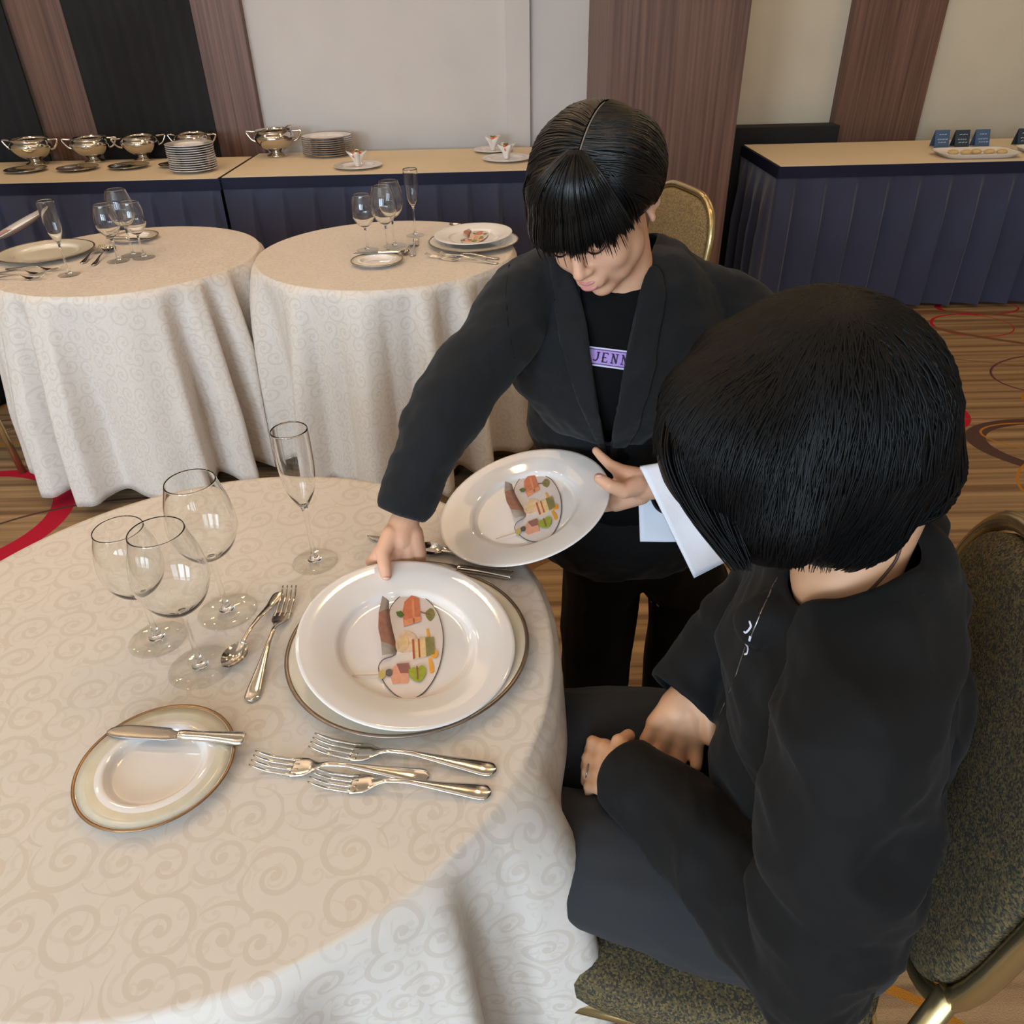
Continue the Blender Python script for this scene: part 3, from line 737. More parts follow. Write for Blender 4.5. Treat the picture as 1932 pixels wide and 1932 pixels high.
rot = sum((b - mb_) * (a - ma).conjugate() for a, b in zip(za, zb_)); rot /= abs(rot); sh = mb_ - rot * ma
food_card('printed paper cutout of appetisers with folded flap, on the plate in the girl\'s hand', oB, nB, uB, math.atan2(rot.imag, rot.real), (sh.real, sh.imag), 'paper appetiser cutouts')

# ------------------------------------------------------------------ settings on the two back tables
GW = 'wine glasses on the round table behind the girl'
stem_glass('medium', at(694, 473), 'shorter wine glass, leftmost on the round table behind the girl', GW)
stem_glass('large', at(733, 478), 'tall wine glass in the middle of the cluster on the table behind the girl', GW)
stem_glass('large', at(745, 465), 'tall wine glass nearest the flute on the table behind the girl', GW)
stem_glass('flute', at(784, 445), 'slim champagne flute on the round table behind the girl', None)
pz = at(894, 462); charger_plate('charger plate on the round table behind the girl, by her sleeve', (pz.x, pz.y, TH + .0012))
dinner_plate('white dinner plate stacked on the charger of the table behind the girl', (pz.x, pz.y + .01, TH + .0175), (-.03, -.02, 1))
food_card('printed paper cutout with upright flap on the plate of the table behind the girl', Vector((pz.x + .01, pz.y + .0, TH + .0245)), Vector((0, 0, 1)), Vector((1, 0, 0)), -.3, (-.01, 0), 'paper appetiser cutouts')
q = at(712, 497); bread_plate('small bread plate with a knife across it on the table behind the girl', (q.x, q.y, TH + .0012))
cutlery('butter', at(668, 489), at(757, 486), 'butter knife across the bread plate of the table behind the girl', None, z=TH + .0145)
cutlery('fork', at(804, 486), at(918, 492), 'leftmost fork of the three beside the charger behind the girl', 'forks on the table behind the girl')
cutlery('fork', at(829, 483), at(942, 490), 'fork nearest the charger on the table behind the girl', 'forks on the table behind the girl')
cutlery('fork', at(826, 490), at(940, 499), 'front fork of the three on the table behind the girl', 'forks on the table behind the girl')
cutlery('knife', at(832, 440), at(940, 431), 'table knife behind the plate on the table behind the girl', 'cutlery behind the plate on the table behind the girl')
cutlery('spoon', at(848, 428), at(925, 434), 'soup spoon behind the plate on the table behind the girl', 'cutlery behind the plate on the table behind the girl')
cutlery('fork', at(786, 457), at(778, 485), 'small dessert fork standing out beside the flute foot behind the girl', None)
cutlery('spoon', at(762, 484), at(778, 461), 'small dessert spoon beside the dessert fork behind the girl', None)
GW = 'wine glasses on the back table at the left'
stem_glass('medium', at(224, 493), 'shorter wine glass at the left of the cluster on the far left table', GW)
stem_glass('large', at(252, 482), 'tallest wine glass of the cluster on the far left table', GW)
stem_glass('medium', at(272, 487), 'wine glass at the right of the cluster on the far left table', GW)
stem_glass('flute', at(131, 519), 'slim champagne flute on the far left table, in front of the held plate', None)
q = at(90, 482); charger_plate('empty charger plate with dark rim on the far left table', (q.x, q.y, TH + .0012))
q = at(255, 452); bread_plate('small bread plate behind the wine glasses of the far left table', (q.x, q.y, TH + .0012))
cutlery('butter', at(288, 461), at(205, 459), 'butter knife across the bread plate of the far left table', None, z=TH + .0145)
cutlery('spoon', at(213, 470), at(176, 503), 'glinting dessert spoon left of the wine glass feet on the far left table', None)
cutlery('fork', at(195, 470), at(155, 499), 'dessert fork beside the charger on the far left table', None)
cutlery('fork', at(120, 511), at(12, 510), 'fork nearest the charger on the far left table', 'cutlery at the edge of the far left table')
cutlery('fork', at(95, 519), at(-14, 518), 'fork in the middle of the row at the edge of the far left table', 'cutlery at the edge of the far left table')
cutlery('fork', at(86, 528), at(-20, 528), 'front fork at the edge of the far left table', 'cutlery at the edge of the far left table')

# ------------------------------------------------------------------ buffet tables
def buffet(x0, x1, y0, y1, labT, labS, labC, side_left=False, side_right=False):
    t = thing('buffet_table', labT, 'table', ((x0 + x1) / 2, (y0 + y1) / 2, 0))
    build('tabletop', box(x0 + .01, x1 - .01, y0 + .012, y1, TH - .03, TH - .003), M_tableply, t, world=True, smooth=False)
    for sx in (x0 + .08, x1 - .08):
        for sy in (y0 + .08, y1 - .06): build('leg', tube([(sx, sy, 0), (sx, sy, TH - .03)], .014, 10), M_black, t, world=True)
    c = build('buffet_topcloth', box(x0 + .004, x1 - .004, y0 + .0, y1, TH - .003, TH), M_top, smooth=False, bevel=.002)
    tag(c, labC, 'tablecloth')
    s = thing('table_skirt', labS, 'table skirt', ((x0 + x1) / 2, y0, 0))
    path = []
    if side_left: path += [(x0, y1 - (y1 - y0) * k / 30, (-1, 0)) for k in range(30)]
    n = int((x1 - x0) / .008)
    path += [(x0 + (x1 - x0) * k / n, y0, (0, -1)) for k in range(n + 1)]
    if side_right: path += [(x1, y0 + (y1 - y0) * k / 30, (1, 0)) for k in range(1, 31)]
    v = []; f = []; zs = [TH - .005, TH - .05, TH - .06, TH - .1, TH - .2, .5, .35, .2, .1, .02]
    L = 0; prev = None
    for (x, y, nn) in path:
        if prev: L += math.hypot(x - prev[0], y - prev[1])
        prev = (x, y)
        a = (L % .155) / .155; pl = (a ** 1.6)                       # box pleats: slow swell, sharp return
        pl = pl if a < .88 else (1 - a) / .12 * (.88 ** 1.6)
        for z in zs:
            d = min(1, (TH - .04 - z) / .25) if z < TH - .04 else 0
            off = .004 + pl * .062 * d + .006 * d * noise.noise(Vector((L * 9, z * 2, x0)))
            if z > TH - .055: off = .004
            v.append((x + nn[0] * off, y + nn[1] * off, z))
    m_ = len(zs)
    for i in range(len(path) - 1):
        for j in range(m_ - 1): f.append((i * m_ + j, (i + 1) * m_ + j, (i + 1) * m_ + j + 1, i * m_ + j + 1))
    build('pleated_cloth', (v, f), M_navy, s, world=True)
    bd = MB()
    bd.add(box(x0 - .007, x1 + .007, y0 - .009, y0 - .004, TH - .055, TH - .002))
    if side_left: bd.add(box(x0 - .010, x0 - .005, y0 - .009, y1, TH - .055, TH - .002))
    if side_right: bd.add(box(x1 + .005, x1 + .010, y0 - .009, y1, TH - .055, TH - .002))
    build('top_band', bd, M_band, s, world=True, smooth=False)
buffet(-3.3, -1.413, 4.10, 4.74, 'long buffet table with the silver tureens at the far left', 'navy pleated skirt below the silver tureens', 'plain cream cloth on the buffet under the tureens and soup plates')
buffet(-1.405, .40, 4.12, 4.84, 'long buffet table in the middle with the small starters', 'navy pleated skirt of the middle buffet, behind the girl', 'plain cream cloth on the middle buffet under the starters')
buffet(1.352, 3.3, 4.06, 4.74, 'long buffet table at the right with the blue cards', 'navy pleated skirt of the right-hand buffet beyond the carpet', 'plain cream cloth on the right-hand buffet', side_left=True)
rb = at(1480, 262, .78)
ob = build('black_partition', box(1.15, wallx(1563, 250, Y1), Y1 - .16, Y1 - .03, 0, .80), M_dark, smooth=False, bevel=.005); tag(ob, 'low black partition against the wall behind the left end of the right-hand buffet', 'partition')

# ---- tureens, soup plates, stacks
def tureen_mesh():
    p = cr([(.052, .0), (.054, .008), (.034, .018), (.034, .026), (.075, .050), (.105, .085), (.106, .105), (.094, .122), (.100, .132)], 5)
    inn = [(r - .003, z) for r, z in p if z > .03]
    return lathe([(0, .002), (.05, .0)] + p + inn[::-1] + [(0, .032)], 56)
def tureen_handle(s):
    return tube(cr([(s * .100, 0, .075), (s * .125, 0, .085), (s * .148, 0, .118), (s * .142, 0, .126), (s * .115, 0, .124), (s * .098, 0, .125)], 5), .0055, 10)
TU = None
def tureen(px, py, sc, rz, label, group='silver tureens on the buffets'):
    global TU
    p = at(px, py); t = thing('silver_tureen', label, 'tureen', (p.x, p.y, TH + .001), rz, group); t.scale = (sc, sc, sc)
    if TU is None:
        TU = [build('bowl', tureen_mesh(), M_silver, t), build('handle', tureen_handle(1), M_silver, t), build('handle', tureen_handle(-1), M_silver, t)]
    else:
        for s_ in TU:
            c = s_.copy(); COL.objects.link(c); c.parent = t
    return t
tureen(71, 311, 1.0, .0, 'silver two-handled tureen, first from the left on the far buffet')
tureen(180, 306, .95, .15, 'silver two-handled tureen, second from the left on the far buffet')
tureen(272, 302, .93, .5, 'silver two-handled tureen, third from the left on the far buffet')
tureen(371, 297, .93, -.1, 'silver two-handled tureen behind the tall stack of white plates')
tz = tureen(524, 295, 1.02, .0, 'silver tureen with ladle, alone beside the stack of dark-rimmed plates')
ladle = build('soup_ladle', tube(cr([(-.02, 0, .03), (.03, -.01, .10), (.08, -.02, .150), (.12, -.025, .160)], 6), .003, 8), M_silver)
ladle.location = (tz.location.x, tz.location.y, tz.location.z); tag(ladle, 'thin curved ladle handle leaning out of the lone silver tureen', 'ladle')
# saucers of silver in front of tureens
def shallow(R): return lathe(cr([(R * .35, 0), (R * .6, .003), (R, .014)], 4) + cr([(R - .002, .0155), (R * .62, .006), (R * .45, .0075), (.0, .0085)], 4), 40)
for i, (px, py) in enumerate(((50, 324), (148, 321), (244, 317), (333, 314))):
    p = at(px, py); o = build('silver_tray', shallow(.105 if i < 3 else .09), M_silver); o.location = (p.x, p.y, TH + .001)
    tag(o, ('round silver tray in front of the leftmost tureen', 'round silver tray in front of the second tureen', 'round silver tray in front of the third tureen', 'round silver tray half hidden by the tall plate stack')[i], 'tray', 'round silver trays on the buffet')
def stack(px, py, n, R, dz, lab, grp, m):
    p = at(px, py); src = None
    for k_ in range(n):
        if src is None: o = src = build('soup_plate', plate_profile(R, R * .6, .018), m)
        else: o = src.copy(); COL.objects.link(o)
        o.location = (p.x + random.uniform(-.0015, .0015), p.y + random.uniform(-.0015, .0015), TH + .001 + k_ * dz)
        tag(o, lab(k_), 'plate', grp)
def nth(k_, n):
    w_ = ['lowest', 'second from the bottom', 'third from the bottom', 'fourth from the bottom', 'fifth from the bottom', 'sixth from the bottom', 'seventh from the bottom', 'eighth from the bottom', 'ninth from the bottom', 'tenth from the bottom', 'eleventh from the bottom', 'twelfth from the bottom']
    return 'topmost' if k_ == n - 1 else w_[k_]
stack(368, 323, 12, .118, .0105, lambda k_: 'white soup plate, %s of the tall stack' % nth(k_, 12), 'tall stack of white soup plates', M_china)
M_rimmed = mat('white china with brown rim', srgb(214, 206, 200), .15, vary=.05, vscale=4, spec=.6)
pr_ = at(621, 293)
for k_ in range(9):
    t = thing('rimmed_plate', 'dark-rimmed white plate, %s of its stack' % nth(k_, 9), 'plate', (pr_.x + random.uniform(-.002, .002), pr_.y + random.uniform(-.002, .002), TH + .001 + k_ * .0105), 0, 'stack of dark-rimmed plates beside the ladle tureen')
    if k_ == 0: st0 = [build('plate_body', plate_profile(.137, .09, .018), M_china, t), build('rim', lathe([(.134, .0178), (.1365, .0192), (.1385, .0182), (.1375, .0162), (.134, .0178)], 48), M_gold, t)]
    else:
        for s_ in st0: c = s_.copy(); COL.objects.link(c); c.parent = t
# ---- starters: small white flower cup with orange filling on a plate
M_orange = mat('orange filling', srgb(226, 110, 60), .45, vary=.25, vscale=90, bump=.8, bscale=120)
M_green = mat('green herb sprig', srgb(90, 110, 60), .6, vary=.2, vscale=80)
def cup_mesh():
    seg = 40; rings = []
    for r, z, amp in ((.012, 0, 0), (.014, .004, 0), (.016, .02, .002), (.026, .04, .006), (.038, .062, .014), (.036, .063, .014), (.024, .042, .006), (.010, .03, .001)):
        rings.append([((r + amp * math.cos(4 * a)) * math.cos(a), (r + amp * math.cos(4 * a)) * math.sin(a), z + amp * .5 * math.cos(4 * a)) for a in [2 * PI * k / seg for k in range(seg)]])
    return ringsurf(rings)
ST = []
def starter(px, py, lab, plate_lab, R=.125, plate=True):
    p = at(px, py)
    if plate:
        o = build('starter_plate', plate_profile(R, R * .62, .014), M_china); o.location = (p.x, p.y, TH + .001); tag(o, plate_lab, 'plate', 'plates under the small starters')
    t = thing('starter_cup', lab, 'starter', (p.x, p.y, TH + .0065), random.uniform(0, 1), 'small starters in white petal cups'); t.scale = (1.05,) * 3
    build('petal_cup', cup_mesh(), M_china, t)
    mb = MB(); rnd = random.Random(px)
    for _ in range(14): mb.add(ell((rnd.uniform(-.016, .016), rnd.uniform(-.016, .016), .048 + rnd.uniform(-.006, .012)), rnd.uniform(.006, .011), seg=10))
    build('orange_filling', mb, M_orange, t)
    mb = MB()
    for _ in range(7): a = rnd.uniform(0, 6.3); mb.add(ell((.009 * math.cos(a), .009 * math.sin(a), .068), (.008, .003, .003), Matrix.Rotation(a, 3, 'Z'), seg=8))
    build('herb_sprig', mb, M_green, t)
starter(676, 316, 'small white petal cup of orange filling on the plate above the wine glasses', 'flat white plate with a petal cup, left of the pair by the girl')
starter(956, 302, 'small white petal cup with orange filling, nearer one beside the girl\'s hair', 'flat white plate with a petal cup, cut off by the girl\'s hair', .13)
starter(930, 286, 'small white petal cup with orange filling, the farther one by the wall', 'flat pale plate under the farthest petal cup by the wall', .11)

# ---- blue cards and white trays on the right buffet
M_blue = mat('blue card', srgb(70, 96, 132), .5, vary=.04); M_slate = mat('slate card', srgb(48, 60, 72), .5, vary=.04); M_ink = mat('pale lettering', srgb(176, 196, 216), .5, vary=.02)
def card(px, py, m, lab, wpx=29):
    p = at(px, py); t = thing('tent_card', lab, 'card', (p.x, p.y, TH + .001), .0, 'tent cards on the right-hand buffet')
    q = at(px + wpx, py); w_ = (q - p).length / 2; h_ = .082
    a = MB(); a.add(([(-w_, 0, 0), (w_, 0, 0), (w_ , .03, h_), (-w_, .03, h_), (-w_, .0015, -.0), (w_, .0015, 0), (w_, .0315, h_), (-w_, .0315, h_)], [(0, 1, 2, 3), (7, 6, 5, 4), (0, 4, 5, 1), (2, 6, 7, 3), (1, 5, 6, 2), (0, 3, 7, 4)]))
    a.add(([(-w_, .06, 0), (w_, .06, 0), (w_, .0315, h_), (-w_, .0315, h_)], [(0, 3, 2, 1)]))
    fc = build('folded_card', a, m, t, smooth=False)
    l = MB(); rnd = random.Random(px)
    for row, (z, ww) in enumerate(((.058, .45), (.036, .62), (.022, .5))):
        x = -w_ * ww
        while x < w_ * ww:
            n = rnd.uniform(.006, .014); y0 = .03 * z / h_ - .0012; tz_ = .0035
            l.add(([(x, y0, z), (x + n, y0, z + .002), (x + n, y0 + .0015, z + .002 + tz_), (x, y0 + .0015, z + tz_)], [(0, 1, 2, 3)])); x += n + .004
    build('lettering', l, M_ink, fc, smooth=False)
card(1776, 279, M_blue, 'blue tent card, leftmost on the right-hand buffet'); card(1814, 279, M_slate, 'dark slate tent card, second from the left on the right-hand buffet'); card(1852, 278, M_blue, 'blue tent card, third from the left on the right-hand buffet'); card(1932, 276, M_slate, 'dark tent card at the right edge of the picture')
def tray(px, py, w_, d_, lab):
    p = at(px, py); rings = []
    for s, z in ((.80, 0), (.86, .004), (.97, .020), (1, .024), (.97, .023), (.84, .008), (.5, .006)):
        r = []
        for k in range(40):
            a = 2 * PI * k / 40; c, s2 = math.cos(a), math.sin(a)
            r.append((w_ * s * math.copysign(abs(c) ** .45, c), d_ * s * math.copysign(abs(s2) ** .45, s2), z))
        rings.append(r)
    o = build('white_tray', ringsurf(rings), M_china); o.location = (p.x, p.y, TH + .001); tag(o, lab, 'tray', 'white rectangular trays on the right buffet'); return p
tp = tray(1838, 294, .20, .115, 'white rectangular tray with food at the right end of the buffet')
tray(1985, 287, .17, .10, 'white rectangular tray cut by the right edge of the picture')
rnd = random.Random(4)
for i in range(5):
    o = build('bread_roll', ell((0, 0, 0), (.028, .02, .013), seg=14), mat('pale roll %d' % i, srgb(206, 176, 120), .6, vary=.15, vscale=40)); o.location = (tp.x - .12 + i * .06, tp.y + rnd.uniform(-.03, .03), TH + .021)
    tag(o, 'pale golden piece of food in the white tray, %s from the left' % ('first', 'second', 'third', 'fourth', 'fifth')[i], 'food', 'pieces of food in the white tray')
cb = mat('clear acrylic', srgb(200, 205, 205), .1, vary=.02)

# ------------------------------------------------------------------ chairs
def chair(label, loc, rz, m, seat_h=.45, top=.95, W=.44):
    """faces local -x; back at +x"""
    t = thing('banquet_chair', label, 'chair', loc, rz)
    def pad(cx, cz, w_, h_, th, axis):
        rings = []
        for s, o_ in ((.90, -th / 2), (.97, -th / 2 + .006), (1, -th * .2), (1, th * .2), (.97, th / 2 - .006), (.90, th / 2)):
            r = []
            for k in range(48):
                a = 2 * PI * k / 48; c, s2 = math.cos(a), math.sin(a)
                p_, q_ = w_ * s * math.copysign(abs(c) ** .5, c), h_ * s * math.copysign(abs(s2) ** .55, s2)
                r.append((cx + q_, p_, cz + o_) if axis == 'z' else (cx + o_ + .12 * (cz + q_ - .5), p_ * (1 - .10 * max(0, q_ / h_) ** 3), cz + q_))
            rings.append(r)
        return ringsurf(rings)
    zc = (seat_h + .06 + top) / 2; hh = (top - seat_h - .06) / 2
    build('seat', pad(-.02, seat_h - .03, W / 2, .215, .07, 'z'), m, t)
    build('backrest', pad(.195, zc, W / 2 - .012, hh - .012, .035, 'x'), m, t)
    pts = []
    for k in range(49):
        a = -PI / 2 - .0 + 2 * PI * k / 48; c, s2 = math.cos(a), math.sin(a)
        q_ = hh * math.copysign(abs(s2) ** .55, s2); p_ = (W / 2 + .0) * math.copysign(abs(c) ** .5, c) * (1 - .10 * max(0, q_ / hh) ** 3)
        pts.append((.200 + .12 * (zc + q_ - .5), p_, zc + q_))
    build('back_frame', tube(pts, .0115, 10), M_gilt, t)
    for s in (-1, 1):
        build('leg', tube([(-.20, s * (W / 2 - .02), seat_h - .07), (-.235, s * (W / 2 - .005), 0)], .0125, 10), M_gilt, t)
        build('leg', tube([(.205, s * (W / 2 - .015), seat_h + .14), (.19, s * (W / 2 - .015), seat_h - .07), (.26, s * (W / 2 - .005), 0)], .0125, 10), M_gilt, t)
    build('seat_frame', tube([(-.21, -W / 2 + .02, seat_h - .075), (.19, -W / 2 + .02, seat_h - .075), (.19, W / 2 - .02, seat_h - .075), (-.21, W / 2 - .02, seat_h - .075), (-.21, -W / 2 + .02, seat_h - .075)], .010, 8), M_gilt, t)
    return t
chair('dark flecked banquet chair with pale metal frame under the seated person', (.272, .61, 0), -.24, M_speck, top=.955, W=.43)
chair('gold-framed banquet chair with flecked back, seen beside the girl\'s ear', (.36, 2.62, 0), .25, M_speck2, top=.90)
chair('gold-framed banquet chair at the left edge, only a pale leg showing', (-2.045, 2.70, 0), PI, M_speck2, top=.93)
# ------------------------------------------------------------------ people
def tv(vf, T): return [tuple(T @ Vector(p)) for p in vf[0]], vf[1]
def tl(prims, T):
    out = []
    for p in prims:
        for q in (p if isinstance(p, list) else [p]): out.append(tv(q, T))
    return out
def head_prims(T, ears=True):
    P = [ell((0, .014, .030), (.073, .092, .084), seg=28), ell((0, -.030, -.026), (.059, .056, .076), seg=24),
         ell((0, -.056, -.088), (.023, .022, .017)), ell((0, -.020, -.075), (.046, .045, .030)),
         ell((0, -.064, .022), (.050, .026, .020)), ell((0, -.080, -.056), (.026, .016, .020)),
         tube([(0, -.082, .008), (0, -.093, -.012), (0, -.101, -.028)], [.008, .0085, .0095], 12), ell((0, -.101, -.030), .0105, seg=14)]
    for s in (-1, 1):
        P += [ell((s * .034, -.052, -.030), (.027, .027, .030)), ell((s * .044, -.022, -.048), (.022, .034, .030)), ell((s * .028, -.044, -.066), (.022, .024, .022)), ell((s * .0115, -.092, -.033), (.0085, .009, .0070), seg=12),
              ell((s * .031, -.075, .000), (.0165, .011, .010), seg=14)]
        if ears:
            R = Matrix.Rotation(s * -.45, 3, 'Z')
            P += [ell((s * .076, .012, -.004), (.005, .015, .026), R, seg=16)]
            e = [(s * (.075 + .006 + .010 * math.cos(a) * 0 + .006 * (1 + math.sin(a)) * .5), .016 + .016 * math.cos(a) * .9, -.001 + .026 * math.sin(a)) for a in [PI * (k / 12 * 1.35 - .35) for k in range(13)]]
            P += [tube(e, .0036, 8), ell((s * .077, .004, -.028), (.006, .008, .009), seg=12)]
    return tl(P, T)
def smooth_head(V, F, T, its=45):
    """soften cheeks, jaw and neck; nose, mouth, eyes and ears keep their form"""
    Ti = np.array(T.inverted()); L = V @ Ti[:3, :3].T + Ti[:3, 3]
    def g_(c, r): return np.exp(-(((L - np.array(c)) / np.array(r)) ** 2).sum(1))
    inside = (np.linalg.norm((L - [0, 0, -.02]) / [.11, .13, .16], axis=1) < 1).astype(float)
    keep = np.maximum.reduce([g_((0, -.10, -.02), (.020, .03, .032)), g_((0, -.09, -.056), (.030, .02, .016)), g_((.031, -.085, 0), (.020, .02, .014)), g_((-.031, -.085, 0), (.020, .02, .014)),
        g_((.085, .012, -.004), (.013, .04, .04)), g_((-.085, .012, -.004), (.013, .04, .04)), g_((0, -.075, -.09), (.02, .02, .012)) * .6])
    w_ = (inside * (1 - np.clip(keep * 1.3, 0, 1)))[:, None] * .6
    E = np.array([(a, b) for f in F for a, b in zip(f, f[1:] + f[:1])]); n = np.zeros(len(V)); np.add.at(n, E[:, 0], 1); V = V.copy()
    idx = np.where(inside > 0)[0]; sel = np.isin(E[:, 0], idx); E = E[sel]
    for _ in range(its):
        S_ = np.zeros_like(V); np.add.at(S_, E[:, 0], V[E[:, 1]]); A_ = V.copy(); A_[idx] = S_[idx] / n[idx, None]
        V = V + (A_ - V) * w_
    return V
def face_parts(T, parent, small=False):
    up = cr([(-.024, -.081, -.0545), (-.010, -.0945, -.0520), (0, -.0958, -.0535), (.010, -.0945, -.0520), (.024, -.081, -.0545)], 6)
    lo = cr([(-.022, -.081, -.0560), (-.010, -.0945, -.0610), (0, -.0955, -.0625), (.010, -.0945, -.0610), (.022, -.081, -.0560)], 6)
    n = len(up); rr = [.0010 + .0034 * math.sin(PI * k / (n - 1)) for k in range(n)]
    mb = MB().add(tube([(x, y + .0025, z) for x, y, z in up], [r * .85 for r in rr], 8)).add(tube([(x, y + .002, z) for x, y, z in lo], rr, 8))
    mb.v = [tuple(T @ Vector(p)) for p in mb.v]
    build('lips', mb, M_lip, parent, world=True)
    for s in (-1, 1):
        L = cr([(s * .015, -.0845, -.003), (s * .024, -.0872, -.0068), (s * .034, -.0860, -.0068), (s * .045, -.079, -.002)], 5)
        build('eyelash', tv(tube(L, [.0004 + .0011 * math.sin(PI * k / (len(L) - 1)) for k in range(len(L))], 6), T), M_hair, parent, world=True)
        L = cr([(s * .013, -.0895, .018), (s * .027, -.0895, .0235), (s * .043, -.080, .020)], 5)
        build('eyebrow', tv(tube(L, [.0008 + .0018 * math.sin(PI * k / (len(L) - 1)) for k in range(len(L))], 6), T), M_hair, parent, world=True)
def Tm(loc, yaw, pitch, roll, s):
    R = Matrix.Rotation(yaw, 4, 'Z') @ Matrix.Rotation(pitch, 4, 'X') @ Matrix.Rotation(roll, 4, 'Y')
    return Matrix.Translation(loc) @ R @ Matrix.Scale(s, 4)
def strands(mb, T, bvh, starts, ends, n, off=.0025, wid=.0011, seg=13, rnd=None, lift=0, droop=0, cen=(0, .01, .01), overshoot=0, outside=0, mid=None):
    """locks of hair: from start directions to end directions (head-local), hugging the hair mass"""
    Ti = T.to_3x3(); Cn = T @ Vector(cen); s_ = T.to_scale().x
    for i in range(n):
        u = rnd.random(); a = starts(u, rnd); b = ends(u, rnd); a = Vector(a).normalized(); b = Vector(b).normalized()
        pts = []; o_ = off * rnd.uniform(.3, 1.6)
        m_ = Vector(mid(u, rnd)).normalized() if mid else None
        for k in range(seg):
            t = k / (seg - 1)
            if m_ is not None: d = (a * (1 - t) ** 2 + m_ * 2 * t * (1 - t) + b * t * t).normalized()
            else: d = (a * (1 - t) + b * t).normalized()
            dw = (Ti @ d).normalized()
            h = bvh.ray_cast(Cn + dw * .5, -dw)[0]
            r = (h - Cn).length if h else .09 * s_
            r = max(r, outside * s_)
            pts.append(Cn + dw * (r + o_ + lift * math.sin(PI * t)) + Vector((0, 0, -droop * t ** 2)))
        w_ = wid * rnd.uniform(.6, 1.3)
        mb.add(tube(pts, [w_ * (.6 + .4 * math.sin(PI * min(1, .15 + t_ / (seg - 1)))) * (1 if t_ < seg - 1 else .25) for t_ in range(seg)], 4, cap=False))
def to_mb(V, F): m = MB(); m.v = [tuple(v) for v in V]; m.f = list(F); m.m = [0] * len(F); return m
def shell(V, F, test, off):
    """faces of a surface kept by a test, lifted off it, as a thin closed cloth"""
    N = vnormals(V, F); keep = [f for f in F if test(V[list(f)].mean(0), N[list(f)].mean(0))]
    par = {}
    def find(i):
        while par.setdefault(i, i) != i: par[i] = par[par[i]]; i = par[i]
        return i
    for f in keep:
        for i in f[1:]: par[find(i)] = find(f[0])
    cnt = {}
    for f in keep: cnt[find(f[0])] = cnt.get(find(f[0]), 0) + 1
    if cnt: big = max(cnt, key=cnt.get); keep = [f for f in keep if find(f[0]) == big]
    ids = sorted({i for f in keep for i in f}); mp = {j: k for k, j in enumerate(ids)}
    V = V.copy(); cnt = {}
    for f in keep:
        for a, b in zip(f, f[1:] + f[:1]): e = (min(a, b), max(a, b)); cnt[e] = cnt.get(e, 0) + 1
    nb = {}
    for (a, b), c in cnt.items():
        if c == 1: nb.setdefault(a, []).append(b); nb.setdefault(b, []).append(a)
    for _ in range(14):                                          # even out the cut edge
        W = {a: V[a] * .4 + (V[n[0]] + V[n[1]]) * .3 for a, n in nb.items() if len(n) == 2}
        for a, p in W.items(): V[a] = p
    return to_mb(V[ids] + N[ids] * off, [tuple(mp[i] for i in f) for f in keep])

# ============ the girl standing, serving two plates
G = thing('person', 'girl in a black blazer leaning in to serve two white plates, napkin on her forearm', 'person', (.26, 1.24, 0))
HT = Tm(C(1126, 396, 1.005), math.radians(-27), math.radians(27), math.radians(-13), .90)
neckb = C(1185, 520, 1.10)
handR = [limb([C(768, 972, 1.062), C(752, 1010, 1.055)], [.020, .021]),
         limb([C(752, 1005, 1.055), C(716, 1046, 1.060)], [.0175, .0115]), limb([C(756, 1010, 1.058), C(742, 1052, 1.070)], [.018, .0125]),
         limb([C(764, 1010, 1.060), C(768, 1052, 1.078)], [.018, .0125]), limb([C(776, 1008, 1.062), C(790, 1046, 1.082)], [.017, .0115]),
         limb([C(738, 1008, 1.045), C(722, 1042, 1.036), C(726, 1070, 1.032), C(729, 1091, 1.036)], [.0135, .0105, .0090, .0076]),
         limb([C(716, 1046, 1.060), C(700, 1060, 1.068), C(708, 1078, 1.084)], [.0105, .0082, .0070]),
         limb([C(742, 1052, 1.070), C(742, 1072, 1.088), C(752, 1092, 1.096)], [.0110, .0080, .0068]),
         limb([C(768, 1052, 1.078), C(772, 1072, 1.094), C(776, 1090, 1.100)], [.0105, .0078, .0066]),
         limb([C(790, 1046, 1.082), C(796, 1062, 1.094), C(798, 1078, 1.098)], [.0095, .0070, .0060])]
handL = [limb([C(1250, 915, 1.150), C(1208, 916, 1.150)], [.0215, .0225]), limb([C(1205, 905, 1.150), C(1172, 892, 1.160)], [.019, .0135]),
         limb([C(1205, 916, 1.155), C(1164, 918, 1.172)], [.020, .0145]), limb([C(1205, 926, 1.158), C(1160, 940, 1.180)], [.019, .0135]),
         limb([C(1208, 932, 1.158), C(1162, 952, 1.176)], [.017, .0115]),
         limb([C(1205, 915, 1.140), C(1176, 926, 1.128), C(1150, 916, 1.120), C(1130, 902, 1.124)], [.0165, .0125, .0100, .0082]),
         limb([C(1172, 890, 1.160), C(1150, 876, 1.166), C(1134, 861, 1.172), C(1124, 850, 1.176)], [.0120, .0085, .0072, .0062]),
         limb([C(1164, 918, 1.172), C(1138, 924, 1.196), C(1118, 930, 1.205)], [.0110, .0085, .0070]),
         limb([C(1160, 940, 1.180), C(1134, 946, 1.200), C(1114, 950, 1.208)], [.0105, .0082, .0068]),
         limb([C(1162, 952, 1.176), C(1140, 958, 1.195), C(1124, 960, 1.202)], [.0095, .0075, .0062])]
